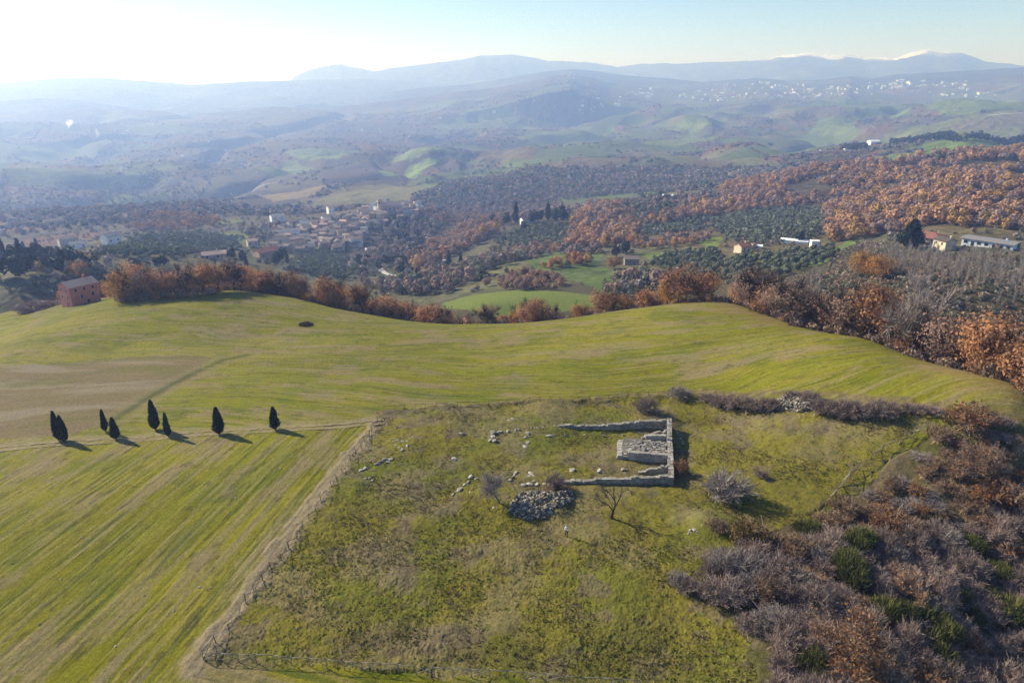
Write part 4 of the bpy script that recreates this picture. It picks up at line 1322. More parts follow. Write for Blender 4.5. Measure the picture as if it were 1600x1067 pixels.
class Stones:
    """an uneven dry wall: many rough blocks in one mesh"""
    def __init__(s):
        s.mb, s.col = MB(), []
    def block(s, c, size, rz, jit=.22, tone=None):
        s.mb.box(c, size, rz, 0, jit, N, ((N.random() - .5) * .12, (N.random() - .5) * .12))
        t = (.55 + .6 * N.random()) if tone is None else tone
        s.col += [(t, t * (.96 + .05 * N.random()), t * (.90 + .1 * N.random()))] * 8
    def course_wall(s, a, b, h0, h1, thick, stone=.5, course=.24, rag=.30, ease=1.0, wear=.5):
        a, b = np.array(a, float), np.array(b, float)
        L = np.hypot(*(b - a)[:2])
        d = (b - a) / L
        n = np.array((-d[1], d[0], 0))
        rz = math.atan2(d[1], d[0])
        lev = 0
        z = -.25
        while z < max(h0, h1):
            x = -(lev % 2) * stone * .5 * N.random()
            while x < L:
                l = stone * (.6 + .8 * N.random())
                xm = min(x + l / 2, L - .1)
                hh = h0 + (h1 - h0) * (max(xm, 0) / L) ** ease + (N.random() - .5) * rag + (float(vnoise(np.array([xm / 1.1]), np.array([a[1]]), 3)[0]) - .6) * min(wear, h0 * .4 + .12)
                if z + course * .45 < hh:
                    ch = min(course, max(hh - z, .12)) * (1.02 + .12 * N.random())
                    for sgn in (-1, 1):
                        w = thick * .5 * (1 + .08 * N.random())
                        off = sgn * (thick * .25 + (N.random() - .5) * .05)
                        cx, cy = a[0] + d[0] * xm + n[0] * off, a[1] + d[1] * xm + n[1] * off
                        gz = float(hz(cx, cy))
                        s.block((cx, cy, gz + z + ch / 2), (l * 1.03, w, ch), rz + (N.random() - .5) * .08)
                x += l
            z += course
            lev += 1
    def build(s, name, parent=None, mat=None):
        return link(name, s.mb.build(name, [mat or M_STONE], False, np.array(s.col)), parent)

g0 = float(hz(*at_level(960, 710, 0.0)[:2]))
def G(px, py):
    return at_level(px, py, g0)
# long walls, end wall, cross walls
A0, A1 = G(862, 668), G(1041.5, 667.5)
B0, B1 = G(872, 760), G(1043, 758.5)
s = Stones(); s.course_wall(A0, A1, .15, 1.65, .55, .5, .22, .2, 1.0, .25)
tag(s.build('stone_wall'), 'long ruined stone wall at the back of the temple, tapering off towards the left', 'wall')
nrm = np.array((-(B1 - B0)[1], (B1 - B0)[0], 0)) / np.hypot(*(B1 - B0)[:2])
s = Stones(); s.course_wall(B0 + nrm * .32, B1 + nrm * .32, .35, 1.30, .58, .5, .22, .14, .8, .25)
tag(s.build('stone_wall'), 'long ruined stone wall at the front of the temple, running behind the rubble heap', 'wall')
ad = (A1 - A0) / np.hypot(*(A1 - A0)[:2])
E0, E1 = A1 + ad * .45 + np.array((0, .45, 0)), B1 + ad * .40 + np.array((0, -.05, 0))
s = Stones(); s.course_wall(E1, E0, 1.35, 1.68, .72, .62, .28, .06, 1.0, .06)
tag(s.build('stone_wall'), 'thick end wall of the temple closing its right side', 'wall')
s = Stones(); s.course_wall(G(1003, 683), G(1041, 681), .35, 1.45, .5, .45, .21)
tag(s.build('stone_wall'), 'short sloping stub of wall between back wall and stone podium', 'wall')
s = Stones(); s.course_wall(G(998, 739.5), G(1043, 742), .3, 1.40, .5, .45, .21)
tag(s.build('stone_wall'), 'short sloping stub of wall between stone podium and front wall', 'wall')

# podium: dressed blocks round a rubble core
P0, P1 = G(963, 719), G(1043.5, 725.5)
pod = thing('stone_podium', 'large block-built stone podium with rubble core inside the temple, against the end wall', 'podium', (P0 + P1) / 2)
pd = (P1 - P0) / np.hypot(*(P1 - P0)[:2])
pn = np.array((-pd[1], pd[0], 0))
PL = np.hypot(*(P1 - P0)[:2])
prz = math.atan2(pd[1], pd[0])
def pod_pt(u, v, z):
    return P0 + pd * u + pn * v + np.array((0, 0, z))
def pod_part(name, blocks, jit=.05, mat=None):
    st = Stones()
    for (u, v, z), size, t in blocks:
        st.block(pod_pt(u, v, z), size, prz, jit, t)
    o = st.build(name, pod, mat)
    o.matrix_parent_inverse = Matrix.Translation(-pod.location)
    return o
bl = []
for lev, (z, h) in enumerate(((.2, .62), (.80, .58), (1.32, .46))):
    u = 1.75 - (lev % 2) * .0
    while u < PL - .2:
        l = min(1.0 + .7 * N.random(), PL - u)
        bl.append(((u + l / 2, .30, z), (l - .02, .62 - .04 * (lev == 1), h), .85 + .25 * N.random()))
        u += l
pod_part('block_wall', bl)
bl = []
for k in range(6):
    v = .45 + k * .86
    bl.append(((.45, v, .22), (.85, .82, .7), .95 + .3 * N.random()))
    bl.append(((.50, v, .68), (.66, .80, .34), 1.0 + .3 * N.random()))
bl.append(((1.28, .40, .3), (.86, .7, .85), .9))
pod_part('end_block', bl, .10)
bl = []
u = .9
while u < 5.2:
    l = .9 + .5 * N.random()
    bl.append(((u + l / 2, 5.35, .35), (l - .03, .55, .95), .9 + .25 * N.random()))
    u += l
pod_part('back_course', bl, .08)
bl = []
for k in range(4):
    bl.append(((PL - .55 - k * .78, 6.2, .85), (.74, .55, 1.75 - .12 * k), 1.0 + .2 * N.random()))
pod_part('block_row', bl, .05)
bl = []
for k in range(420):
    u, v = .85 + (PL - .95) * N.random(), .55 + 4.6 * N.random()
    zz = .62 + .35 * min(1, max(0, (u - 1.0) / 3)) + .12 * N.random()
    sz = .16 + .26 * N.random() ** 2
    bl.append(((u, v, zz), (sz * 1.2, sz, sz * .8), .6 + .5 * N.random()))
bl.append(((PL * .5 + .3, 2.9, .35), (PL - 1.2, 4.7, .80), .45))
pod_part('rubble_core', bl, .35)

# loose stones ---------------------------------------------------------
def rock_mesh(name, seed, flat=.7, angular=.0):
    import bmesh
    rng = np.random.default_rng(seed)
    bm = bmesh.new()
    bmesh.ops.create_icosphere(bm, subdivisions=2, radius=1.0)
    v = np.array([x.co[:] for x in bm.verts])
    planes = unit(rng, 15)
    for pl in planes:                             # broken faces
        lim = .38 + .36 * rng.random()
        dd = v @ pl
        v = v - np.maximum(dd - lim, 0)[:, None] * pl
    v *= np.array((1.0, .75 + .25 * rng.random(), flat))
    f = np.array([[x.index for x in fc.verts] for fc in bm.faces])
    bm.free()
    v *= 1 + .05 * rng.normal(size=(len(v), 1))
    return mesh_np(name, v, f, [M_ROCK], None, None)
ROCKS = [rock_mesh('stone', 300 + k, .5 + .08 * (k % 4)) for k in range(7)]
def stone(px, py, size, label, group=None, long=1.0, rz=None, tall=1.0):
    p = ground_at(px, py)
    o = link('stone', ROCKS[int(N.integers(0, 7))], None, p + np.array((0, 0, size * .12)), float(N.random() * 6.28) if rz is None else rz)
    o.scale = (size * .62 * long, size * .6, size * .62 * tall)
    return tag(o, label, 'stone', group)
stone(860, 682, 1.1, 'long flat grey slab at the left end of the upper row of stumps', None, 1.7, 0.0, .6)
g = 'stone stumps along the back wall of the temple'
for x, y, sz in ((884, 681, .75), (913, 680.5, .6), (943, 680.5, .65), (973, 679, .55)):
    stone(x, y, sz, 'low pale stone stump in the row along the back wall of the temple', g, 1.1)
stone(867, 737, .85, 'flat pale stone, first of the row in front of the front wall, left end', None, 1.2, None, .6)
stone(894, 735.5, 1.05, 'rounded grey boulder, second of the lower row of stones in the temple', None, 1.1)
stone(937.5, 737, 1.15, 'tallest stone of the lower row, with a smaller stone at its foot', None, 1.0, None, 1.3)
stone(943, 739, .55, 'small stone leaning against the tallest stone of the lower row', None)
stone(974, 734, .85, 'squared stone stump of the lower row nearest the stub wall', None, 1.0, 0.1, 1.0)
g = 'stones of the collapsed line left of the back wall'
for x, y, sz in ((830, 669, .6), (840, 669, .6), (849, 668.5, .5), (823.5, 678, .9), (826, 683, .6), (820, 684, .8), (824, 692, .9), (821, 699, .8), (818, 696, .5), (819, 706, .45)):
    stone(x, y, sz, 'pale stone in the line of fallen blocks left of the back wall', g, 1.3)
g = 'stones of the middle cluster in the meadow'
for x, y, sz in ((769.5, 677, 1.25), (780, 676, 1.0), (771, 684, 1.1), (766, 689, .8), (773, 690, .9), (793, 675, .8), (806, 673, .9), (811, 672, .8)):
    stone(x, y, sz, 'pale upright boulder in the cluster left of the temple walls', g, 1.0, None, 1.3)
g = 'stones by the back edge of the meadow'
for x, y, sz in ((795, 658, .8), (801, 656, .9), (807, 655.5, .7), (817, 655, .6)):
    stone(x, y, sz, 'dark-sided stone in the small group near the back fence', g, 1.2)
g = 'stones of the left heap'
for x, y, sz in ((603, 719, 1.2), (596, 722, 1.0), (590, 726, .9), (611, 719, .9), (606, 722, .7), (572, 732, .9), (565, 735, .7), (576, 731, .6)):
    stone(x, y, sz, 'grey slab in the low line of rocks near the left fence', g, 1.4, .4)
g = 'stones of the far-left scatter'
for x, y, sz in ((570, 749, .7), (577, 747, .7), (582, 751, .5)):
    stone(x, y, sz, 'small stone in the trio of stones close to the left fence', g)
g = 'stones of the upper left scatter'
for x, y, sz in ((614, 690, .7), (621, 688.5, .9), (628, 690, .8), (636, 690, .7), (641, 686.5, .8), (644.5, 684.5, .7), (636, 697, .7), (629.5, 703, .8), (623, 700, .6), (618, 696, .6)):
    stone(x, y, sz, 'half-buried pale stone in the loose scatter inside the meadow corner', g, 1.2, None, .7)
stone(708.7, 718.5, 1.0, 'lone dark boulder in the middle of the meadow left of the temple', None, 1.2)
g = 'stones of the small dark trio'
for x, y, sz in ((717.5, 678.5, .6), (721, 678, .7), (725.5, 677.5, .6)):
    stone(x, y, sz, 'small dark stone in a row of three above the lone boulder', g)
g = 'stones of the slanting line'
for x, y, sz in ((735.7, 746.5, 1.0), (744, 748, .6), (732.4, 754, .8), (726, 758.5, .7), (718, 765.5, .9), (708.7, 774, .8), (713, 769, .5), (734, 770.5, .6), (727, 771, .5)):
    stone(x, y, sz, 'pale stone in the slanting line left of the grey bare shrub', g, 1.3, .9)
g = 'stones right of the grey shrub'
for x, y, sz in ((806.6, 740, .9), (801.6, 746, .8), (797, 751, .7), (804, 743, .5)):
    stone(x, y, sz, 'pale stone in the short slanting row right of the grey bare shrub', g, 1.4, .9)
g = 'stones at the broken end of the front wall'
for x, y, sz in ((830, 742, 1.2), (826, 745, .7), (833.6, 752, .8), (818.4, 759, 1.0), (827, 757.5, .9), (840, 758, .9), (850, 757, .9), (859, 757, .8)):
    stone(x, y, sz, 'fallen stone at the broken left end of the front wall', g, 1.2, None, .7)
stone(742.5, 793, .5, 'tiny pale stone below the slanting line of stones', None)
stone(771, 794, .7, 'pale stone at the foot of the grey bare shrub', None)
stone(954, 813, .4, 'small white stone at the foot of the bare forked tree', None)
g = 'stones outside the end wall'
for x, y, sz in ((1066.5, 690, .7), (1063, 686, .6), (1068, 694, .7), (1061, 680, .5), (1058, 677, .5)):
    stone(x, y, sz, 'pale stone lying outside the end wall of the temple', g)
g = 'white stones beside the grassy mound'
for x, y, sz in ((1079, 829, .9), (1085, 828, .7), (1077, 834, .7), (1088, 831, .6), (1096, 822, .5)):
    stone(x, y, sz, 'white stone tumbled at the left foot of the grassy mound', g)
stone(1421, 833, 1.5, 'large white rock showing among the bare scrub', None, 1.2, None, .6)
stone(1434, 827, .8, 'small pale rock just beyond the large white rock in the scrub', None, 1.6, None, .5)
stone(1408, 826, .5, 'smallest pale stone left of the large white rock in the scrub', None)
for x, y in ((1270, 810), (1300, 770)):
    pass

for x, y in ((40, 800), (95, 905), (130, 840), (165, 760), (225, 930), (275, 915), (312, 917), (372, 865), (330, 918), (434, 786), (272, 954), (368, 778), (438, 732), (62, 975), (20, 880), (180, 1010)):
    stone(x, y, .34, 'tiny white stone turned up in the striped crop field left of the meadow', 'white stones in the crop field')

def heap(name, pix, n, height, label, sz0=.13, sz1=.30, tones=(.30, 1.1)):
    poly = gpoly(pix)
    cx, cy = np.mean([p[0] for p in poly]), np.mean([p[1] for p in poly])
    rim = seg_dist
    mb, col = MB(), []
    k = 0
    xs, ys = [p[0] for p in poly], [p[1] for p in poly]
    ring = poly + [poly[0]]
    while k < n:
        x, y = min(xs) + N.random() * (max(xs) - min(xs)), min(ys) + N.random() * (max(ys) - min(ys))
        if not in_poly(np.array([x]), np.array([y]), poly)[0]:
            continue
        e = float(seg_dist(np.array([x]), np.array([y]), ring)[0])
        z = float(hz(x, y)) + height * (1 - math.exp(-e / 1.0)) * (.7 + .6 * float(fbm(np.array([x / 1.6]), np.array([y / 1.6]), 401, 2)[0])) + .05
        sz = sz0 + sz1 * N.random() ** 2
        mb.box((x, y, z + .16 * N.normal()), (sz * (1 + .7 * N.random()), sz, sz * .75), N.random() * 6.3, 0, .55, N, ((N.random() - .5) * 2.4, (N.random() - .5) * 2.4))
        t = tones[0] + (tones[1] - tones[0]) * N.random()
        col += [(t, t * .94, t * .86)] * 8
        k += 1
    o = link(name, mb.build(name, [M_STONE], False, np.array(col)))
    return stuff(o, label, 'rubble')
heap('rubble_heap', [(795, 802), (800, 786), (814, 773), (838, 770), (862, 771), (893, 768), (897, 778), (882, 790), (862, 800), (850, 811), (818, 813)], 1250, .60, 'heap of loose grey rubble left of the bare forked tree')
heap('rubble_heap', [(1205, 640), (1215, 625), (1245, 622), (1275, 628), (1278, 640), (1250, 645)], 480, 1.2, 'heap of pale field stones half hidden in the bramble hedge', .16, .28, (.4, 1.05))

# fences ---------------------------------------------------------------
_w = NT('weathered_wood')
_p = _w.obj()
M_WOOD = _w.surf(_w.mix(_w.noise(3, 5, .6, _w.mapped(_p, (1, 1, 6))), (.13, .11, .095), (.27, .245, .215)), .85, None, .1)
_w = NT('dark_wood')
M_WOOD_D = _w.surf(_w.mix(_w.noise(5, 4, .6, _w.obj()), (.045, .034, .026), (.12, .095, .075)), .85, None, .1)
_w = NT('split_wood')
M_WOOD_P = _w.surf(_w.mix(_w.noise(5, 4, .6, _w.obj()), (.40, .35, .28), (.58, .53, .45)), .8, None, .1)
def pole(name, a, b, r, mat, parent, o0):
    mb = MB()
    a, b = np.array(a) - o0, np.array(b) - o0
    mb.tube([a, (a + b) / 2 + N.normal(size=3) * .015, b], [r * 1.1, r, r * .9], 6)
    return link(name, mb.build(name, [mat], True), parent)
def fence(label, pix, step, h, mats, rail_p=.9, brace_p=.9, lean=.05, pale=0.0, top_double=False, r=.055, seed=1, fallen=0.0):
    rng = np.random.default_rng(seed)
    pts = [ground_at(x, y) for x, y in pix]
    o0 = pts[0]
    t = thing('wooden_fence', label, 'fence', o0)
    seg = [np.hypot(*(b - a)[:2]) for a, b in zip(pts[:-1], pts[1:])]
    L = sum(seg)
    n = max(2, int(L / step))
    line = []
    for k in range(n + 1):
        s, j = L * k / n, 0
        while j < len(seg) - 1 and s > seg[j]:
            s -= seg[j]
            j += 1
        p = pts[j] + (pts[j + 1] - pts[j]) * s / seg[j]
        line.append(np.array((p[0], p[1], float(hz(p[0], p[1])))))
    tops = []
    for p in line:
        q = p + np.array((rng.normal() * lean * h, rng.normal() * lean * h, h * (.92 + .16 * rng.random())))
        tops.append(q)
        pole('post', p - np.array((0, 0, .3)), q, r, mats[int(rng.integers(0, len(mats)))], t, o0)
    for k in range(n):
        a, b, ta, tb = line[k], line[k + 1], tops[k], tops[k + 1]
        if rng.random() < rail_p:
            m = M_WOOD_P if rng.random() < pale else mats[0]
            dn = np.array((0, 0, -.1))
            e = np.array((0, 0, -h * .6 * (rng.random() < fallen)))
            pole('rail', ta + dn, tb + dn + e, r * .85, m, t, o0)
        if rng.random() < brace_p:
            z0 = np.array((0, 0, .15))
            pole('brace', a + z0 * 1.2, tb - z0, r * .75, mats[int(rng.integers(0, len(mats)))], t, o0)
            if rng.random() < .75:
                side = np.array((.07, .07, 0))
                pole('brace', ta - z0 + side, b + z0 * 1.2 + side, r * .75, M_WOOD_P if rng.random() < pale else mats[-1], t, o0)
    return t
fence('weathered grey post-and-rail fence with crossed braces along the front of the meadow', [(318, 1032), (430, 1036), (540, 1046), (640, 1052), (660, 1056), (780, 1060), (900, 1070), (1000, 1076)], 1.75, 1.15, [M_WOOD, M_WOOD], .95, .6, .02, 0, r=.042, seed=3)
fence('broken dark wooden fence with crossed braces between the left field and the meadow', [(319, 1030), (360, 985), (400, 922), (450, 862), (500, 792), (540, 730), (572, 690), (590, 660)], 1.95, 1.2, [M_WOOD_D, M_WOOD_D, M_WOOD], .40, .55, .13, .3, r=.045, seed=4, fallen=.4)
fence('thin post fence along the back edge of the meadow', [(600, 641), (700, 636), (800, 631), (900, 627), (985, 620), (1060, 616)], 1.8, 1.0, [M_WOOD_D, M_WOOD], .7, .2, .05, .05, r=.04, seed=5)
fence('leaning grey fence between the meadow and the brown scrub slope', [(1288, 800), (1306, 772), (1330, 745), (1355, 722), (1375, 706), (1410, 694), (1445, 672), (1475, 660)], 2.2, 1.2, [M_WOOD, M_WOOD_D], .75, .5, .1, .3, seed=6, fallen=.3)

# cypresses along the track --------------------------------------------
for i, (px, py, top, label) in enumerate([
        (92, 688, 649, 'slim dark cypress at the far left of the track, half behind a fuller one'),
        (101, 690, 655, 'full dark cypress at the far left of the track, in front of a slimmer one'),
        (165, 674, 644, 'short dark cypress beyond the track, behind the rounded pair-mate'),
        (181, 686, 656, 'squat dark cypress on the near side of the track, second pair from the left'),
        (243, 671, 630, 'tallest dark cypress, standing just beyond the track'),
        (263, 682, 648, 'narrow dark cypress with a thin tip beside the tallest one'),
        (343, 678, 639, 'stout dark cypress standing alone between the narrow one and the last one'),
        (430, 671, 637, 'last dark cypress on the right end of the row')]):
    p = ground_at(px, py)
    h = (py - top) * dist(p) / FPX / math.cos(math.radians(28)) * .92
    wide = (.72, .9, .75, 1.05, .88, .7, 1.05, 1.08)[i]
    t = tree('cypress_tree', 'tree', K_CYP, p, h / 5.0 * wide, label, 'dark cypresses along the dirt track', None, h / 5.0 / (h / 5.0 * wide))
    t.scale = (h / 5 * wide, h / 5 * wide, h / 5)

# shrubs ---------------------------------------------------------------
M2 = [M_TWIG, M_RUSSET]
SH_PURPLE = [shrub_mesh('shrub', 600 + k, 1.7, 2.0, 1900, .030, PURPLETWIG + GREYTWIG[:1], M2) for k in range(4)]
SH_GREY = [shrub_mesh('shrub', 620 + k, 1.7, 2.1, 1700, .028, GREYTWIG, M2) for k in range(3)]
SH_BROWN = [shrub_mesh('shrub', 640 + k, 1.7, 1.8, 1700, .030, BROWNTWIG, M2, 300, .13, [(.14, .085, .045), (.18, .115, .06), (.11, .07, .04)]) for k in range(3)]
SH_RUST = [shrub_mesh('shrub', 660 + k, 1.7, 2.2, 1100, .030, BROWNTWIG, M2, 1000, .14, [(.19, .085, .040), (.25, .125, .060), (.16, .085, .05), (.28, .16, .08)]) for k in range(3)]
SH_OCHRE = [shrub_mesh('shrub', 680 + k, 1.7, 2.0, 1200, .030, BROWNTWIG, M2, 1300, .14, [(.12, .085, .022), (.16, .11, .030), (.10, .08, .03), (.18, .13, .05)]) for k in range(2)]
SH_BROOM = [spray_mesh('shrub', 700 + k, 1.5, 2.0, 5200, .055, BROOM, M_LEAF, 14) for k in range(4)]
SETS = {'purple': SH_PURPLE, 'grey': SH_GREY, 'brown': SH_BROWN, 'rust': SH_RUST, 'ochre': SH_OCHRE, 'broom': SH_BROOM}
def shrub(px, py, rad, h, sort, label, group=None, name='shrub', p=None):
    p = ground_at(px, py) if p is None else p
    me = SETS[sort][int(N.integers(0, len(SETS[sort])))]
    o = link(name, me, None, p, float(N.random() * 6.28))
    o.scale = (rad / 1.7, rad / 1.7, h / 2.0)
    return tag(o, label, 'shrub', group)
shrub(1136, 779, 3.3, 4.0, 'grey', 'large bare grey bush alone on the grass right of the temple')
shrub(1128, 770, 2.2, 2.6, 'purple', 'lower purple part-bush growing into the back of the large bare grey bush')
shrub(1189, 747, 1.0, 1.3, 'purple', 'small dark bush just right of the large bare grey bush')
shrub(1062, 738, 1.25, 1.9, 'rust', 'russet-leaved bush against the outside of the temple end wall')
shrub(1010, 643, 2.3, 2.4, 'purple', 'thin bare bush behind the back wall of the temple')
shrub(1062, 622, 2.2, 2.2, 'grey', 'thin pale bush at the right end of the back fence')
shrub(868, 764, 1.7, 2.2, 'purple', 'thin twiggy bush over the broken end of the front wall')
g = 'bramble bushes of the hedge at the back right'
for px, py, rad, h in ((1104, 626, 1.6, 1.3), (1122, 634, 2.0, 1.9), (1142, 638, 2.2, 2.4), (1165, 640, 2.3, 2.5), (1188, 641, 2.2, 2.4), (1206, 640, 1.6, 2.0), (1282, 646, 2.1, 2.5), (1302, 650, 2.3, 2.7), (1324, 652, 2.4, 2.8), (1346, 653, 2.4, 2.7),
                       (1368, 652, 2.3, 2.6), (1390, 650, 2.0, 2.2), (1240, 626, 1.8, 1.6), (1265, 628, 1.8, 1.8)):
    shrub(px, py, rad, h, 'purple', 'purple-brown bramble in the hedge between stone heap and upper field', g, 'bramble_bush')
g = 'low brambles at the right end of the hedge'
for px, py, rad, h in ((1418, 643, 1.3, 1.3), (1440, 646, 1.5, 1.4), (1460, 648, 1.4, 1.3), (1556, 662, 1.6, 1.3), (1572, 664, 1.3, 1.1)):
    shrub(px, py, rad, h, 'purple', 'low dark bramble trailing off at the right end of the hedge', g, 'bramble_bush')
shrub(1168, 850, 2.7, 3.1, 'ochre', 'rounded olive-brown bush with grey twigs at the tip of the scrub')
shrub(1193, 852, 1.7, 1.9, 'brown', 'brown bush leaning on the rounded olive-brown bush')
shrub(1262, 836, 2.0, 2.2, 'broom', 'dark green bush where the right fence ends')
shrub(1316, 804, 2.2, 2.6, 'brown', 'dark brown thorny bush below the leaning fence')
shrub(1296, 826, 2.2, 2.4, 'brown', 'low brown bush in front of the dark brown thorny bush')
shrub(1384, 826, 2.5, 2.9, 'rust', 'orange-brown bush in the middle of the scrub edge')
shrub(1546, 782, 2.6, 2.8, 'rust', 'bright orange bush on the brown slope at right')
shrub(1514, 672, 3.2, 3.6, 'rust', 'pinkish-orange bush at the top of the brown slope')
shrub(1470, 688, 2.2, 2.2, 'brown', 'brown bush where the fence meets the hedge')
shrub(1584, 866, 2.6, 2.4, 'rust', 'reddish bush at the right edge above the broom')
shrub(1120, 826, 1.5, 1.3, 'brown', 'dry brown bush on the back of the grassy mound')
BROOMS = []
for i, (px, py, rad, h) in enumerate(((1338, 862, 2.2, 3.1), (1322, 902, 2.3, 3.2), (1336, 918, 1.9, 2.8), (1378, 968, 2.0, 2.7), (1404, 968, 1.8, 2.3), (1446, 980, 2.2, 2.8), (1470, 1004, 2.0, 2.7), (1452, 1010, 1.9, 2.4), (1470, 1046, 1.9, 2.4),
                                      (1560, 905, 1.8, 2.2), (1572, 968, 2.5, 3.0), (1545, 935, 1.5, 1.7), (1268, 1052, 2.0, 2.5), (1520, 862, 1.7, 2.0), (1524, 975, 1.3, 1.5), (1500, 940, 1.3, 1.5))):
    BROOMS.append(ground_at(px, py))
    shrub(px, py, rad, h * 1.2, 'broom', 'bright green broom bush growing among the bare scrub', 'green broom bushes in the scrub', 'broom_bush')

# near oaks standing in the scrub
def near_oak(px, py, h, rad, n, leaf, tones, seed, label, twigs=2600):
    p = ground_at(px, py)
    t = thing('oak_tree', label, 'tree', p, 0, None)
    mb, ends, rng = limbs_mesh('trunk', seed, h, h * .18, rad / h * 1.5, 8, .16, M_BARK)
    link('trunk', mb.build('trunk', [M_BARK]), t)
    v, f, tips = twig_cloud(rng, ends, twigs, h * .16, .035)
    tw = np.array(BROWNTWIG + GREYTWIG)
    col = np.repeat(tw[rng.integers(0, len(tw), len(f))], 4, 0)
    tips = tips[(tips[:, 0] < rad * .35) | (rng.random(len(tips)) < .25)]
    c = tips[rng.integers(0, len(tips), n)] + rng.normal(size=(n, 3)) * .14
    lv, lf = quads_at(rng, c, np.full(n, leaf))
    lt = np.array(tones)
    col = np.concatenate([col, np.repeat(lt[rng.integers(0, len(lt), n)], 4, 0)])
    me = mesh_np('crown', np.concatenate([v, lv]), np.concatenate([f, lf + len(v)]), [M_TWIG, M_RUSSET], np.concatenate([np.zeros(len(f), int), np.ones(n, int)]), col)
    link('crown', me, t)
NEARLEAF = [(.26, .135, .07), (.32, .18, .095), (.20, .10, .05), (.36, .22, .12)]
near_oak(1335, 1072, 6.2, 4.6, 3600, .17, NEARLEAF, 901, 'copper-leaved oak at the bottom of the scrub, bare on its right side')
near_oak(1418, 944, 3.6, 2.6, 420, .17, NEARLEAF, 902, 'nearly bare young oak with a few copper leaves amid the scrub', 1500)
near_oak(1524, 752, 4.6, 4.2, 1500, .17, [(.24, .14, .09), (.30, .185, .12), (.18, .10, .06)], 903, 'dull copper oak on the brown slope beyond the scrub')
near_oak(1590, 800, 4.0, 3.0, 800, .17, NEARLEAF, 904, 'small copper oak at the right edge of the brown slope')

# the bare scrub
sc = scatter([(1048, 915), (1100, 890), (1150, 872), (1185, 858), (1240, 850), (1290, 830), (1340, 790), (1400, 740), (1440, 705), (1500, 690), (1600, 690), (1700, 720), (1750, 1200), (1220, 1200), (1196, 1060), (1180, 1000), (1165, 965), (1120, 940)], 2.15, N, 2000)
sc = sc[np.argsort(np.hypot(sc[:, 0], sc[:, 1]))]
brush = []
for k, p in enumerate(sc):
    r = math.hypot(p[0], p[1])
    v = -((p[2] - CAM_H) * CP + p[1] * SP) / (p[1] * CP - (p[2] - CAM_H) * SP)
    u = p[0] / (p[1] * CP - (p[2] - CAM_H) * SP)
    px, py = 800 + FPX * u, 533.5 + FPX * v
    if any((p[0] - q[0]) ** 2 + (p[1] - q[1]) ** 2 < 2.6 for q in BROOMS):
        continue
    upper = py < 850 - (px - 1300) * .12
    x = N.random()
    if upper:
        sort = 'brown' if x < .55 else ('grey' if x < .85 else 'rust')
        rad, h = 1.2 + .8 * N.random(), .8 + .9 * N.random()
    else:
        sort = 'purple' if x < .66 else ('grey' if x < .86 else ('brown' if x < .97 else 'rust'))
        rad, h = 1.3 + 1.2 * N.random(), 1.5 + 1.9 * N.random() ** 1.5
    brush.append((p, rad, h, sort, px, py))
kinds = {'purple': 'bare purple-brown shrub in the thick scrub', 'grey': 'bare silver-grey shrub in the thick scrub', 'brown': 'dry brown shrub on the rough slope', 'rust': 'rusty-leaved shrub among the bare scrub'}
mass2 = {}
inview = [b for b in brush if b[4] < 1640 and b[5] < 1110]
keep = set(id(b) for b in inview[:265])
for b in brush:
    if id(b) in keep:
        shrub(0, 0, b[1], b[2], b[3], kinds[b[3]], {'purple': 'purple shrubs of the scrub', 'grey': 'grey shrubs of the scrub', 'brown': 'brown shrubs of the scrub', 'rust': 'rusty shrubs of the scrub'}[b[3]], 'shrub', b[0])
    else:
        mass2.setdefault(b[3], []).append(b)
def merge_copies(items, name, label, cat):
    V, F, C, FM, n = [], [], [], [], 0
    mats = M2
    for p, rad, h, sort, *_ in items:
        me = SETS[sort][int(N.integers(0, len(SETS[sort])))]
        co = np.empty(len(me.vertices) * 3, np.float32); me.vertices.foreach_get('co', co)
        co = co.reshape(-1, 3)
        cc = np.empty(len(me.vertices) * 4, np.float32); me.attributes['tint'].data.foreach_get('color', cc)
        li = np.empty(len(me.loops), np.int32); me.loops.foreach_get('vertex_index', li)
        mi = np.empty(len(me.polygons), np.int32); me.polygons.foreach_get('material_index', mi)
        a = N.random() * 6.28
        R = np.array(((math.cos(a), -math.sin(a), 0), (math.sin(a), math.cos(a), 0), (0, 0, 1)))
        V.append((co * np.array((rad / 1.7, rad / 1.7, h / 2.0))) @ R.T + p)
        F.append(li.reshape(-1, 4) + n); C.append(cc.reshape(-1, 4)[:, :3] * (.85 + .3 * N.random())); FM.append(mi); n += len(co)
    me = mesh_np(name, np.concatenate(V), np.concatenate(F), mats, np.concatenate(FM), np.concatenate(C))
    return stuff(link(name, me), label, cat)
_rest = [b for q in mass2.values() for b in q][:260]
if _rest:
    merge_copies(_rest, 'scrub', 'rough brown and grey scrub covering the slope at the right edge', 'scrub')

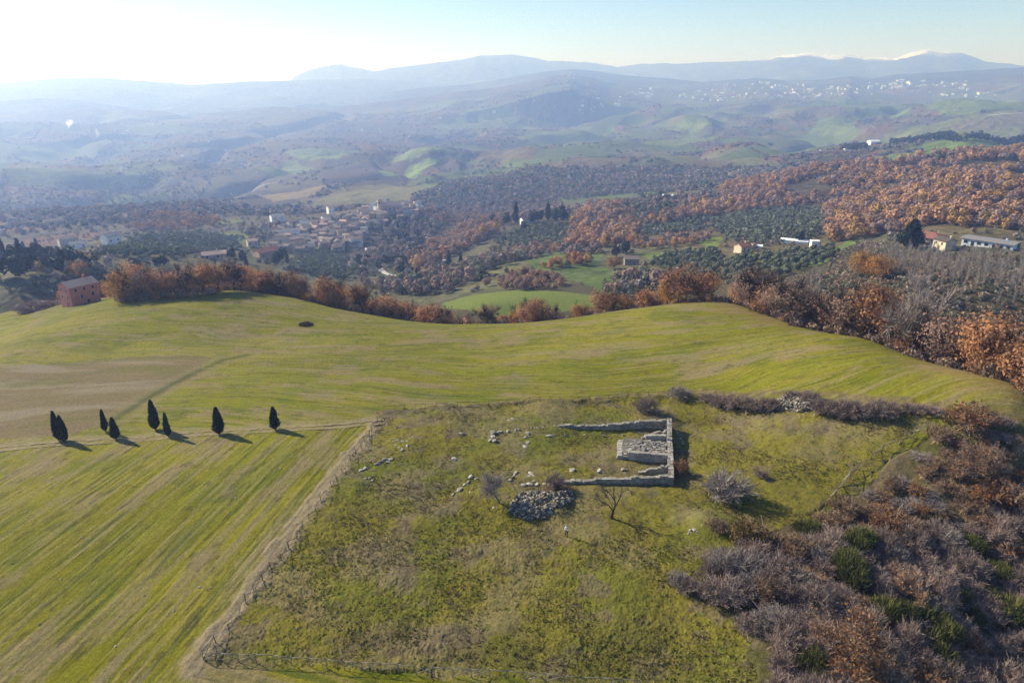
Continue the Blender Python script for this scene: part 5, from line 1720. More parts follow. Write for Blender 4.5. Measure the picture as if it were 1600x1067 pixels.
# bare trees on the meadow ----------------------------------------------
def forked_tree(px, py, label):
    p = ground_at(px, py)
    t = thing('bare_tree', label, 'tree', p)
    mb = MB()
    mb.tube([(0, 0, -.3), (-.05, 0, .5), (.05, 0, 1.15), (.3, 0, 1.9)], [.27, .22, .19, .15], 8)
    link('trunk', mb.build('trunk', [M_DARKBARK], True), t)
    mb = MB()
    b0 = np.array((.3, 0, 1.85))
    limbs = [[b0, (.3, .1, 2.7), (.05, .2, 3.6), (.12, .3, 4.6)], [b0, (.55, -.2, 2.6), (.85, -.2, 3.4), (1.05, -.3, 4.5)], [(.05, 0, 1.3), (-.5, -.2, 2.2), (-1.5, -.4, 2.9), (-2.4, -.5, 3.5)],
             [(.2, .1, 2.9), (-.5, .5, 3.7), (-1.3, .7, 4.3), (-2.2, .9, 4.6)], [(.9, -.2, 3.6), (1.4, .1, 4.1), (1.9, .3, 4.3), (2.4, .3, 3.9)], [(.1, 0, 1.6), (-.3, .6, 2.4), (-.8, 1.2, 3.0), (-1.2, 1.7, 3.7)]]
    for i, l in enumerate(limbs):
        r = (.12, .10, .10, .06, .05, .06)[i]
        o = MB()
        o.tube(l, [r, r * .75, r * .5, r * .2], 6)
        rng = np.random.default_rng(880 + i)
        v, f, _ = twig_cloud(rng, [(np.array(l[1]), np.array(l[2])), (np.array(l[2]), np.array(l[3]))], 26, .75, .035)
        o.add(v, f)
        link('branch', o.build('branch', [M_DARKBARK]), t)
    return t
forked_tree(956, 811, 'bare dark forked tree standing alone in the meadow, casting a long shadow')
def grey_shrub(px, py):
    p = ground_at(px, py)
    t = thing('bare_tree', 'small leaning tree with a round haze of grey twigs left of the rubble heap', 'tree', p)
    mb = MB()
    mb.tube([(0, 0, -.3), (-.5, .1, .8), (-1.0, .2, 1.5), (-1.3, .3, 2.2)], [.14, .11, .09, .06], 6)
    link('trunk', mb.build('trunk', [M_BARK], True), t)
    rng = np.random.default_rng(890)
    c0 = np.array((-1.35, .3, 2.9))
    ends = []
    for k in range(44):
        d = unit(rng, 1)[0]
        ends.append((np.array((-1.15, .25, 2.0)) * .5 + c0 * .5, c0 + d * np.array((1.75, 1.75, 1.7)) * (.6 + .4 * rng.random())))
    v, f, _ = twig_cloud(rng, ends, 2600, .75, .028, .1)
    tw = np.array(GREYTWIG + [(.26, .23, .225)])
    me = mesh_np('crown', v, f, [M_TWIG], None, np.repeat(tw[rng.integers(0, len(tw), len(f))], 4, 0))
    link('crown', me, t)
grey_shrub(784, 789)

# brush piles ------------------------------------------------------------
def brush_pile(px, py, rad, h, label, tones, n=900, length=1.6, w=.07, lay=.25):
    rng = np.random.default_rng(int(px))
    p = ground_at(px, py)
    a = rng.random(n) * 6.283
    rr = np.sqrt(rng.random(n)) * rad
    c = np.stack([np.cos(a) * rr, np.sin(a) * rr * .7, h * rng.random(n) * np.sqrt(np.maximum(.05, 1 - (rr / rad) ** 2))], 1)
    d = unit(rng, n) * np.array((1, 1, lay))
    v, f = strips(rng, c - d * length * .5, c + d * length * .5, w, w * .5)
    t = np.array(tones)
    me = mesh_np('brush_pile', v, f, [M_TWIG], None, np.repeat(t[rng.integers(0, len(t), n)], 4, 0))
    return tag(link('brush_pile', me, None, p), label, 'brush pile')
brush_pile(478, 508, 1.5, .9, 'small dark pile of cut brush alone in the green field', [(.05, .04, .03), (.08, .06, .045), (.12, .09, .07)], 700)
brush_pile(62, 482, 6.5, 2.4, 'large purplish heap of cut branches left of the red farmhouse', PURPLETWIG, 1600, 4.5, .16)
brush_pile(1248, 510, 2.4, .8, 'low russet brush pile beneath the half-bare clump on the crest', [(.12, .07, .045), (.16, .10, .07), (.08, .05, .04)], 600)

# grass tufts --------------------------------------------------------------
def tufts():
    rng = np.random.default_rng(44)
    n = 52000
    xs, ys = [p[0] for p in ENCLOSURE], [p[1] for p in ENCLOSURE]
    x = min(xs) + rng.random(n) * (max(xs) - min(xs))
    y = min(ys) + rng.random(n) * (max(ys) - min(ys))
    m = in_poly(x, y, ENCLOSURE) & (rng.random(n) < .15 + .6 * sstep(.4, .62, fbm(x / 7, y / 7, 85, 3)))
    x, y = x[m], y[m]
    n = len(x)
    k = 4
    base = np.repeat(np.stack([x, y, hz(x, y) + .02], 1), k, 0) + rng.normal(size=(n * k, 3)) * np.array((.09, .09, 0))
    d = rng.normal(size=(n * k, 3)) * np.array((.5, .5, .1)) + np.array((0, 0, 1.0))
    L = np.repeat(.10 + .15 * rng.random(n) ** 2, k)[:, None] * (.7 + .6 * rng.random((n * k, 1)))
    v, f = strips(rng, base, base + d * L, .11, .03)
    t = np.array([(.155, .15, .022), (.185, .16, .036), (.13, .145, .016), (.215, .17, .062), (.18, .14, .06)])
    ti = np.minimum((fbm(x / 5, y / 5, 445, 3) * 2.2 - .6 + rng.random(n) * .55).clip(0, .999) * 5, 4).astype(int)
    col = np.repeat(t[np.repeat(ti, k)] * (.8 + .4 * rng.random((n * k, 1))), 4, 0)
    me = mesh_np('grass', v, f, [M_LEAF], None, col)
    stuff(link('grass', me), 'tussocky green and straw-coloured meadow grass round the ruins', 'grass')
tufts()

# the person -----------------------------------------------------------------
def skin_mesh(name, verts, edges, radii, levels=1, root=0):
    me = bpy.data.meshes.new(name)
    me.from_pydata(verts, edges, [])
    o = bpy.data.objects.new(name + '_rig', me)
    COL.objects.link(o)
    sk = o.modifiers.new('skin', 'SKIN')
    for i, r in enumerate(radii):
        me.skin_vertices[0].data[i].radius = (r, r) if not hasattr(r, '__len__') else r
    me.skin_vertices[0].data[root].use_root = True
    sk.use_smooth_shade = True
    ss = o.modifiers.new('subsurf', 'SUBSURF')
    ss.levels = ss.render_levels = levels
    dg = bpy.context.evaluated_depsgraph_get()
    out = bpy.data.meshes.new_from_object(o.evaluated_get(dg))
    bpy.data.objects.remove(o)
    out.name = name
    return out
def plain(name, col, rough=.8):
    n = NT(name)
    p = n.obj()
    return n.surf(n.mix(n.noise(14, 3, .6, p), [c * .85 for c in col], [min(1, c * 1.12) for c in col]), rough, None, .2)
def person(px, py):
    M_SKIN, M_SHIRT, M_TROU, M_HAIR, M_VEST = plain('skin', (.42, .26, .19)), plain('pale_cotton', (.62, .63, .66)), plain('dark_cloth', (.045, .042, .045)), plain('grey_hair', (.42, .40, .38)), plain('boots', (.05, .035, .025))
    V, E, R = [], [], []
    def add(p, r, par=None):
        V.append(p); R.append(r)
        if par is not None:
            E.append((par, len(V) - 1))
        return len(V) - 1
    pel = add((0, 0, .93), (.155, .115))
    sp1 = add((0, 0, 1.10), (.145, .105), pel)
    ch = add((0, -.01, 1.30), (.175, .115), sp1)
    nb = add((0, .0, 1.45), (.075, .07), ch)
    nk = add((0, -.01, 1.52), .055, nb)
    hd = add((0, -.025, 1.60), (.075, .085), nk)
    h2 = add((0, -.03, 1.68), (.078, .092), hd)
    add((0, -.02, 1.75), (.05, .06), h2)
    nose = add((0, -.125, 1.645), .014, hd)
    for s in (-1, 1):
        hip = add((s * .10, 0, .86), .095, pel)
        kn = add((s * .12, -.02, .48), .062, hip)
        an = add((s * .13, .01, .10), .045, kn)
        add((s * .14, -.14, .035), .04, an)
        sh = add((s * .20, 0, 1.40), .062, ch)
        el = add((s * .27, -.02, 1.12), .045, sh)
        wr = add((s * .14, -.24, 1.07), .030, el)
        pm = add((s * .10, -.31, 1.08), (.036, .022), wr)
        for k, (dx, L) in enumerate(((-.028, .062), (-.009, .07), (.010, .066), (.028, .05))):
            a = add((s * (.085 + dx), -.355, 1.085 - .004 * k), .0095, pm)
            b = add((s * (.075 + dx), -.355 - L * .55, 1.075), .009, a)
            add((s * (.066 + dx), -.355 - L * .8, 1.05), .0085, b)
        t = add((s * .075, -.32, 1.11), .010, pm)
        add((s * .055, -.355, 1.12), .009, t)
    me = skin_mesh('body', V, E, R, 1)
    for m in (M_SKIN, M_SHIRT, M_TROU, M_VEST):
        me.materials.append(m)
    for p in me.polygons:
        c = p.center
        arm = abs(c.x) > .17 and c.z > 1.0
        hand = c.y < -.24 and c.z > .9 and c.z < 1.3
        p.material_index = 0 if (c.z > 1.485 or hand) else (3 if c.z < .10 else (2 if c.z < .99 and not arm else 1))
        p.use_smooth = True
    t = thing('person', 'person in a pale top and dark trousers standing in the meadow below the rubble heap', 'person', ground_at(px, py), math.radians(-25))
    link('body', me, t)
    import bmesh
    bm = bmesh.new()
    bmesh.ops.create_uvsphere(bm, u_segments=14, v_segments=9, radius=1)
    for v in bm.verts:
        v.co = Vector((v.co.x * .092, v.co.y * .108 - .008, v.co.z * .10 + 1.69))
    bmesh.ops.delete(bm, geom=[f for f in bm.faces if f.calc_center_median().z < 1.66 and f.calc_center_median().y < .03 or f.calc_center_median().y < -.085], context='FACES')
    hm = bpy.data.meshes.new('hair')
    bm.to_mesh(hm)
    bm.free()
    hm.materials.append(M_HAIR)
    link('hair', hm, t)
    mb = MB()
    for s in (-1, 1):
        mb.box((s * .034, -.113, 1.672), (.022, .012, .012))
    mb.box((0, -.112, 1.60), (.045, .012, .010))
    return t
person(885, 838)
# ------------------------------------------------------------------ buildings of the valley, village, far town, roads, smoke
H = np.random.default_rng(21)
def plaster(name, a, b):
    n = NT(name)
    p = n.obj()
    c = n.mix(n.ramp(n.noise(.6, 5, .65, p), .3, .7), a, b)
    return n.surf(n.mix(n.ramp(n.noise(2.5, 4, .6, p), .55, .8), c, [x * .72 for x in a]), .9, None, .1)
def tiles(name, a, b):
    n = NT(name)
    p = n.obj()
    wv = n.n('ShaderNodeTexWave', wave_type='BANDS', bands_direction='X')
    wv.inputs['Scale'].default_value = 2.2
    wv.inputs['Distortion'].default_value = .6
    n.l(p, wv.inputs['Vector'])
    c = n.mix(n.ramp(n.noise(1.4, 5, .7, p), .3, .7), a, b)
    return n.surf(n.mix(.35, c, n.mix(wv.outputs['Fac'], [x * .6 for x in a], b)), .9, n.bump(wv.outputs['Fac'], .6, .08), .1)
W_RED = plaster('red_plaster', (.50, .19, .155), (.60, .26, .21))
W_CREAM = plaster('cream_plaster', (.52, .44, .32), (.66, .58, .45))
W_WHITE = plaster('white_plaster', (.66, .66, .66), (.80, .80, .79))
W_STONE = plaster('village_stone', (.24, .21, .18), (.36, .32, .28))
W_BEIGE = plaster('beige_plaster', (.40, .34, .28), (.52, .46, .39))
W_PINK = plaster('pink_plaster', (.42, .28, .22), (.52, .36, .30))
W_BLUE = plaster('blue_white_plaster', (.50, .58, .66), (.62, .70, .76))
T_PINK = tiles('pale_tiles', (.44, .30, .25), (.56, .41, .35))
T_RED = tiles('red_tiles', (.27, .115, .085), (.36, .17, .13))
T_BROWN = tiles('brown_tiles', (.20, .155, .135), (.30, .24, .21))
T_GREY = tiles('grey_tiles', (.22, .21, .21), (.32, .31, .31))
T_DARK = tiles('dark_tiles', (.09, .07, .065), (.15, .12, .11))
T_WHITE = plaster('white_sheet', (.74, .75, .77), (.86, .87, .88))
M_PANE = plain('window_glass', (.03, .035, .045), .3)
M_FRAME = plain('window_surround', (.62, .58, .54))

def house(name, label, cat, p, rz, w, d, h, pitch, wall, roof, windows=(), group=None, chimney=True, over=.35, extras=(), hip=False, base=-3.0):
    """w along local x (the ridge), d along y; windows: (face, along, up, width, height)"""
    t = thing(name, label, cat, p, rz, group)
    rise = d / 2 * pitch
    mb = MB()
    v = [(-w/2, -d/2, base), (w/2, -d/2, base), (w/2, d/2, base), (-w/2, d/2, base), (-w/2, -d/2, h), (w/2, -d/2, h), (w/2, d/2, h), (-w/2, d/2, h), (-w/2, 0, h + rise), (w/2, 0, h + rise)]
    if hip:
        v[8], v[9] = (-w/2 + d * .4, 0, h + rise * .96), (w/2 - d * .4, 0, h + rise * .96)
    mb.add(v, [(0, 1, 5, 4), (2, 3, 7, 6), (1, 2, 6, 5), (3, 0, 4, 7)], [(5, 6, 9), (7, 4, 8)])
    link('wall', mb.build('wall', [wall]), t)
    mb = MB()
    th, o = .22, over
    dz = o * pitch
    e = .0 if hip else o
    for s in (-1, 1):
        a = [(-w/2 - o, s * (d/2 + o), h - dz + .02), (w/2 + o, s * (d/2 + o), h - dz + .02), ((w/2 - d * .4) if hip else w/2 + e, 0, h + rise + .02), ((-w/2 + d * .4) if hip else -w/2 - e, 0, h + rise + .02)]
        b = [(x, y, z + th) for x, y, z in a]
        mb.add(a + b, [(0, 1, 2, 3), (7, 6, 5, 4), (0, 4, 5, 1), (2, 6, 7, 3), (1, 5, 6, 2), (3, 7, 4, 0)])
        if hip:
            x0, x1 = s * (w/2 + o), s * (w/2 - d * .4)
            c = [(x0, -d/2 - o, h - dz + .02 + th), (x0, d/2 + o, h - dz + .02 + th), (x1, 0, h + rise + .02 + th)]
            mb.add(c + [(x, y, z - th) for x, y, z in c], [(0, 1, 4, 3)], [(0, 1, 2), (5, 4, 3)])
    ro = link('roof', mb.build('roof', [roof]), t)
    if chimney:
        mb = MB()
        mb.box((w * .28, d * .12, h + rise + .25), (.6, .6, 1.3))
        mb.box((w * .28, d * .12, h + rise + 1.0), (.8, .8, .18))
        link('chimney', mb.build('chimney', [wall]), ro)
    for face, u, z, ww, wh in windows:
        f = MB()
        g = MB()
        if face in 'fb':
            s = -1 if face == 'f' else 1
            f.box((u, s * (d/2 + .02), z), (ww + .16, .10, wh + .16))
            g.box((u, s * (d/2 + .06), z), (ww, .08, wh))
        else:
            s = -1 if face == 'l' else 1
            f.box((s * (w/2 + .02), u, z), (.10, ww + .16, wh + .16))
            g.box((s * (w/2 + .06), u, z), (.08, ww, wh))
        fo = link('door' if wh > 1.9 else 'window', f.build('window', [M_FRAME]), t)
        link('pane', g.build('pane', [M_PANE]), fo)
    return t

def facing(px):                                   # heading that turns a house's long front to the camera
    return -math.atan((px - 800) / FPX)
# red farmhouse
p = ground_at(128, 474)
house('farmhouse', 'three-storey red farmhouse with pale tiled roof at the far left end of the field', 'house', p, facing(129) + math.radians(27), 11.6, 8.4, 7.9, .42, W_RED, T_PINK,
      [('f', -3.4, 6.6, .9, 1.3), ('f', 0, 6.6, .9, 1.3), ('f', 3.4, 6.6, .9, 1.3), ('f', -1.5, 4.0, .9, 1.5), ('f', 3.0, 4.0, .9, 1.5), ('f', .8, 1.2, 1.1, 2.2), ('l', -2.0, 6.6, .9, 1.2), ('l', 2.0, 6.6, .9, 1.2), ('l', -2.0, 3.9, .9, 1.3), ('l', 2.0, 3.9, .9, 1.3), ('l', -1.2, 1.2, 1.0, 2.1)])
COL.objects['farmhouse'].scale = (.76, .76, .80)
# houses on the right
p = ground_at(1448, 378)
house('house', 'long low brick-red house with a red tiled roof beside the tall fir', 'house', p, facing(1448) - .35, 15, 11, 3.4, .36, W_PINK, T_RED, [('f', -4.5, 1.6, 1.2, 1.4), ('f', 0, 1.6, 1.2, 1.4), ('f', 4.5, 1.3, 1.2, 2.1), ('r', 0, 1.6, 1.2, 1.3)], None, True, .9, (), True)
p = ground_at(1474, 390)
house('house', 'small cream house with a dark roof and white annexe below the red-roofed house', 'house', p, facing(1474) - .75, 7.5, 6.5, 4.6, .42, W_CREAM, T_DARK, [('f', -1.8, 3.4, .9, 1.1), ('f', 1.6, 3.4, .9, 1.1), ('l', -1.2, 3.4, .9, 1.1), ('l', 1.3, 3.4, .9, 1.1), ('l', 0, 1.1, 1.0, 2.1)])
p = ground_at(1461, 388)
house('shed', 'white flat annexe shed at the left side of the small cream house', 'shed', p, facing(1461) - .75, 4, 4, 2.4, .1, W_WHITE, T_PINK, [('l', 0, 1.2, 1.0, 2.0)], None, False)
p = ground_at(1546, 386)
house('house', 'long low white and pale blue house with a flat grey roof on the right', 'house', p, facing(1546) - .28, 22, 10, 3.4, .10, W_BLUE, T_GREY,
      [('f', -9.2, 1.9, 1.6, 1.3), ('f', -6.2, 1.3, 1.2, 2.1), ('f', -3.4, 1.9, 1.6, 1.3), ('f', -.2, 1.9, 1.6, 1.3), ('f', 3.0, 1.3, 1.3, 2.1), ('f', 6.0, 1.9, 1.6, 1.3), ('f', 9.0, 1.9, 1.6, 1.3), ('l', 0, 1.9, 1.4, 1.3)], None, True, .8)
p = ground_at(1302, 324)
house('house', 'gabled stone house with steep dark roof among trees at the top of the olive grove', 'house', p, facing(1302) - .9, 10, 10, 3.2, .95, W_CREAM, T_DARK, [('l', -1.6, 2.6, 1.0, 1.3), ('l', 1.6, 2.6, 1.0, 1.3), ('l', 0, 5.4, .9, 1.1)], None, True, .6)
p = ground_at(1160, 394)
house('cottage', 'cream cottage with a rusty tiled roof at the edge of the olive grove', 'house', p, facing(1160) + .75, 8.0, 6.5, 4.0, .45, W_CREAM, T_RED, [('f', -1.8, 2.6, .9, 1.2), ('f', 1.8, 1.2, 1.0, 2.1), ('r', 0, 2.4, .9, 1.2), ('r', 0, 4.9, .7, .8)])
p = ground_at(1180, 389)
house('shed', 'white-roofed shed just right of the cream cottage', 'shed', p, facing(1180), 8, 5, 2.2, .12, W_WHITE, T_WHITE, [('f', 1.0, 1.1, 1.6, 2.0)], None, False)
p = ground_at(1241, 380)
house('greenhouse', 'long white sheeted greenhouse roof among the olive trees', 'greenhouse', p, facing(1241) - .1, 17, 6, 1.8, .3, W_WHITE, T_WHITE, [('f', 0, 1.0, 1.4, 2.0)], None, False, .1)
p = ground_at(1272, 386)
house('hut', 'small white cubic hut at the right end of the olive grove', 'hut', p, facing(1272) + .3, 4.6, 4.4, 3.8, .18, W_WHITE, T_WHITE, [('f', .3, 1.1, 1.0, 2.1), ('r', 0, 2.2, .8, .9)], None, False, .15)
p = ground_at(1045, 311)
house('house', 'small white house in the russet belt at the top of the valley', 'house', p, facing(1045), 15, 8, 4.0, .4, W_WHITE, T_WHITE, [('f', -3, 2, 1.2, 1.3), ('f', 3, 2, 1.2, 1.3)])
p = ground_at(826, 349)
house('villa', 'white villa with a dark roof among dark conifers in the valley', 'house', p, facing(826) + .4, 16, 9, 4.6, .42, W_WHITE, T_DARK, [('f', -4.5, 2.4, 1.2, 1.4), ('f', 0, 2.4, 1.2, 1.4), ('f', 4.5, 2.4, 1.2, 1.4)])
p = ground_at(986, 414)
house('barn', 'small grey stone barn with a pale tiled roof beside the round ochre oak', 'barn', p, facing(986) + .12, 8.6, 6.4, 4.2, .5, W_STONE, T_BROWN, [('f', 1.8, 1.3, 1.3, 2.2), ('f', -2.0, 2.6, .8, 1.0)], None, False)
p = ground_at(986, 344)
house('hut', 'tiny white hut beside the russet patch in the middle of the valley', 'hut', p, 0, 3.4, 3.4, 3.0, .2, W_WHITE, T_WHITE, [], None, False, .1)
p = ground_at(1024, 362)
house('hut', 'tiny pale hut in the olive trees above the oak row', 'hut', p, 0, 4, 3.4, 2.4, .2, W_WHITE, T_WHITE, [], None, False, .1)
p = ground_at(1364, 228)
house('house', 'white house beside the dark pines on the far ridge field', 'house', p, .2, 22, 14, 9, .4, W_WHITE, T_WHITE, [], None, False)
p = ground_at(1325, 238)
house('house', 'low white house in front of the dark pine clump on the far field', 'house', p, 0, 16, 10, 5, .4, W_WHITE, T_BROWN, [], None, False)
# left side
for px, py, w, d, h, r, wall, roof, label in [
    (176, 384, 11, 9, 8, .5, W_WHITE, T_GREY, 'hazy white gabled house on the olive hillock left of the village'),
    (108, 384, 16, 9, 7, .2, W_BEIGE, T_BROWN, 'long beige house on the wooded hillock behind the dark pines'),
    (124, 388, 12, 7, 4, 0, W_WHITE, T_GREY, 'low white outbuilding beside the long beige house'),
    (84, 352, 20, 10, 6, .1, W_BEIGE, T_BROWN, 'far hazy building with an arcade beyond the wooded hillock'),
    (4, 410, 8, 7, 7, .1, W_WHITE, T_GREY, 'white house at the left edge behind the dark pines'),
    (415, 404, 15, 11, 6, .5, W_PINK, T_RED, 'large pink house with red tiled roofs below the village, behind the left wood'),
    (425, 398, 9, 9, 6, .6, W_PINK, T_RED, 'pink tiled wing behind the large pink house below the village'),
    (395, 386, 9, 8, 6, .2, W_BEIGE, T_PINK, 'beige house with a chimney above the large pink house'),
    (332, 404, 12, 8, 3.2, .1, W_PINK, T_PINK, 'long pink-roofed farm building half hidden by the left wood'),
    (352, 402, 10, 8, 3.4, -.2, W_BEIGE, T_PINK, 'pink-roofed farmhouse beside the long farm building behind the left wood')]:
    p = ground_at(px, py)
    house('house', label, 'house', p, facing(px) + r, w, d, h, .4, wall, roof, [('f', -w * .28, h * .6, 1.1, 1.4), ('f', w * .24, h * .6, 1.1, 1.4)])

# village on the spur
G_V = 'houses of the hillside village'
spots = []
vp = [(432, 384), (440, 372), (470, 372), (490, 352), (530, 342), (565, 330), (590, 322), (640, 320), (662, 328), (650, 340), (610, 348), (575, 365), (560, 385), (530, 394), (505, 388), (470, 388)]
cand = []
poly_px = [(float(a), float(b)) for a, b in vp]
tries = 0
while len(cand) < 125 and tries < 9000:
    tries += 1
    px, py = 428 + 240 * H.random(), 318 + 78 * H.random()
    if not in_poly(np.array([px]), np.array([py]), poly_px)[0]:
        continue
    q = ground_at(px, py)
    if all((q[0] - c[0]) ** 2 + (q[1] - c[1]) ** 2 > 62 for c, _ in cand) and abs(px - 612) > 9:
        cand.append((q, px))
vp2 = [(424, 392), (428, 366), (462, 350), (500, 352), (522, 374), (500, 400), (450, 396)]
n0, tries = len(cand), 0
while len(cand) < n0 + 26 and tries < 3000:
    tries += 1
    px, py = 420 + 110 * H.random(), 345 + 58 * H.random()
    if in_poly(np.array([px]), np.array([py]), vp2)[0]:
        q = ground_at(px, py)
        if all((q[0] - c[0]) ** 2 + (q[1] - c[1]) ** 2 > 120 for c, _ in cand):
            cand.append((q, px))
for q, px in cand:
    k = H.random()
    wall, roof, lab = (W_BEIGE, T_BROWN, 'small beige house with brown tiled roof in the hillside village') if k < .42 else ((W_STONE, T_BROWN, 'small grey stone house with brown tiled roof in the hillside village') if k < .7 else ((W_PINK, T_PINK, 'small pinkish house with pale tiled roof in the hillside village') if k < .88 else (W_WHITE, T_GREY, 'white house with a grey roof in the hillside village')))
    house('village_house', lab, 'house', q, facing(px) + H.normal() * .5 + .3, 6 + 4.5 * H.random(), 5.5 + 2.5 * H.random(), 4.5 + 4 * H.random(), .4, wall, roof, [('f', -1.6, 3.6, 1.0, 1.4), ('f', 1.8, 3.6, 1.0, 1.4)], G_V, False, .3, (), False, -5.0)
for px, py, w, h, label in [(451, 374, 22, 9, 'long white block at the left foot of the village'), (556, 385, 13, 8, 'white house at the lower right edge of the village'), (517, 338, 7, 11, 'slim white tower-like house on the left of the village'), (434, 346, 16, 7, 'white house on the road left of the village'),
                            (516, 384, 10, 7, 'pale house at the lowest corner of the village'), (580, 398, 9, 6, 'white cottage below the village in the trees'), (652, 322, 12, 7, 'pale house at the right tip of the village')]:
    house('house', label, 'house', ground_at(px, py), facing(px) + .3, w, 9, h, .35, W_WHITE, T_GREY if px < 500 else T_BROWN, [('f', -w * .25, h * .6, 1.2, 1.5), ('f', w * .25, h * .6, 1.2, 1.5)], None, False, .3, (), False, -5.0)
def church():
    p = ground_at(612, 333)
    t = thing('church', 'stone church with a tall square bell tower at the top of the hillside village', 'church', p, facing(612) + .15)
    mb = MB()
    w, d, h, r = 24, 12, 10, 4
    mb.add([(-w/2, -d/2, -6), (w/2, -d/2, -6), (w/2, d/2, -6), (-w/2, d/2, -6), (-w/2, -d/2, h), (w/2, -d/2, h), (w/2, d/2, h), (-w/2, d/2, h), (-w/2, 0, h + r), (w/2, 0, h + r)], [(0, 1, 5, 4), (2, 3, 7, 6), (1, 2, 6, 5), (3, 0, 4, 7)], [(5, 6, 9), (7, 4, 8)])
    link('nave_wall', mb.build('nave_wall', [W_BEIGE]), t)
    mb = MB()
    for s in (-1, 1):
        a = [(-w/2 - .5, s * (d/2 + .5), h - .3), (w/2 + .5, s * (d/2 + .5), h - .3), (w/2 + .5, 0, h + r + .05), (-w/2 - .5, 0, h + r + .05)]
        mb.add(a + [(x, y, z + .3) for x, y, z in a], [(0, 1, 2, 3), (7, 6, 5, 4), (0, 4, 5, 1), (2, 6, 7, 3), (1, 5, 6, 2), (3, 7, 4, 0)])
    link('roof', mb.build('roof', [T_PINK]), t)
    mb = MB()
    mb.box((-14.6, 0, 4.5), (4.8, 4.8, 23)); mb.box((-14.6, 0, 16.3), (5.4, 5.4, .6))
    tw = link('bell_tower', mb.build('bell_tower', [W_CREAM]), t)
    mb = MB()
    for x, y, sx, sy in ((-14.6, -2.43, 1.6, .1), (-17.03, 0, .1, 1.6), (-12.17, 0, .1, 1.6)):
        mb.box((x, y, 13.4), (sx, sy, 2.8))
    link('belfry_opening', mb.build('belfry_opening', [M_PANE]), tw)
    mb = MB()
    mb.add([(-17.1, -2.5, 16.6), (-12.1, -2.5, 16.6), (-12.1, 2.5, 16.6), (-17.1, 2.5, 16.6), (-14.6, 0, 18.8)], [(3, 2, 1, 0)], [(0, 1, 4), (1, 2, 4), (2, 3, 4), (3, 0, 4)])
    link('tower_roof', mb.build('tower_roof', [T_BROWN]), tw)
    mb = MB()
    for k in range(4):
        mb.box((-8 + k * 5.2, -d/2 - .03, 6), (1.2, .1, 3.0))
    link('window', mb.build('window', [M_PANE]), t)
    mb = MB()
    mb.tube([(-6, 3, h + 4), (-6, 3, h + 13)], [.35, .12], 6)
    link('mast', mb.build('mast', [M_FRAME]), t)
church()

# far town and scattered white farms
def far_box(name):
    out = []
    for k in range(6):
        mb = MB()
        ww, dd, hh = ((16, 11, 8), (22, 12, 14), (12, 12, 9), (30, 12, 16), (14, 10, 7), (18, 14, 20))[k]
        v = [(-ww/2, -dd/2, -4), (ww/2, -dd/2, -4), (ww/2, dd/2, -4), (-ww/2, dd/2, -4), (-ww/2, -dd/2, hh), (ww/2, -dd/2, hh), (ww/2, dd/2, hh), (-ww/2, dd/2, hh), (-ww/2, 0, hh + 3), (ww/2, 0, hh + 3)]
        mb.add(v, [(0, 1, 5, 4), (2, 3, 7, 6), (1, 2, 6, 5), (3, 0, 4, 7)], [(5, 6, 9), (7, 4, 8)], 0)
        mb.add([(-ww/2 - .5, -dd/2 - .5, hh - .2), (ww/2 + .5, -dd/2 - .5, hh - .2), (ww/2 + .5, 0, hh + 3.1), (-ww/2 - .5, 0, hh + 3.1), (-ww/2 - .5, dd/2 + .5, hh - .2), (ww/2 + .5, dd/2 + .5, hh - .2)], [(0, 1, 2, 3), (3, 2, 5, 4)], [], 1)
        out.append(mb.build(name, [W_WHITE, T_BROWN if k % 3 else T_WHITE]))
    return out
FB = far_box('town_building')
town = []
LT = 'tiny white building in the hazy far town below the low hills'
for n, cx, cy, sx, sy, lab in [(26, 1015, 146, 22, 4, LT), (34, 1110, 151, 34, 4, LT), (40, 1205, 149, 36, 4.5, LT), (46, 1300, 146, 34, 4.5, LT), (22, 1180, 135, 60, 3, LT), (34, 1400, 136, 26, 3.5, 'tiny pale building in the far town under the twin hills'),
                                (24, 1460, 133, 30, 3, 'tiny pale building in the far town under the twin hills'), (22, 1520, 148, 34, 2.5, 'tiny white building at the right end of the far town'), (18, 900, 168, 60, 6, 'tiny pale house scattered on the hazy plain left of the far town'),
                                (12, 650, 192, 70, 12, 'tiny white farm on the hazy hills of the middle distance'), (8, 891, 119, 14, 2, 'tiny pale house on top of the conical village hill'), (12, 300, 235, 90, 30, 'tiny white farm on the hazy hills at the left')]:
    for _ in range(n):
        town.append((min(1598, cx + sx * H.normal()), cy + sy * H.normal(), lab))
for px, py, lab in town:
    q = ground_at(px, py)
    o = link('town_building', FB[int(H.integers(0, 6))], None, q, facing(px) + H.normal() * .4)
    s = (.42 + .4 * H.random() ** 2) * min(1.5, math.hypot(q[0], q[1]) / 4500)
    o.scale = (s, s, s)
    tag(o, lab, 'building', {'tiny white building in the hazy far town below the low hills': 'buildings of the far town'}.get(lab, lab.replace('tiny ', 'group of ')))

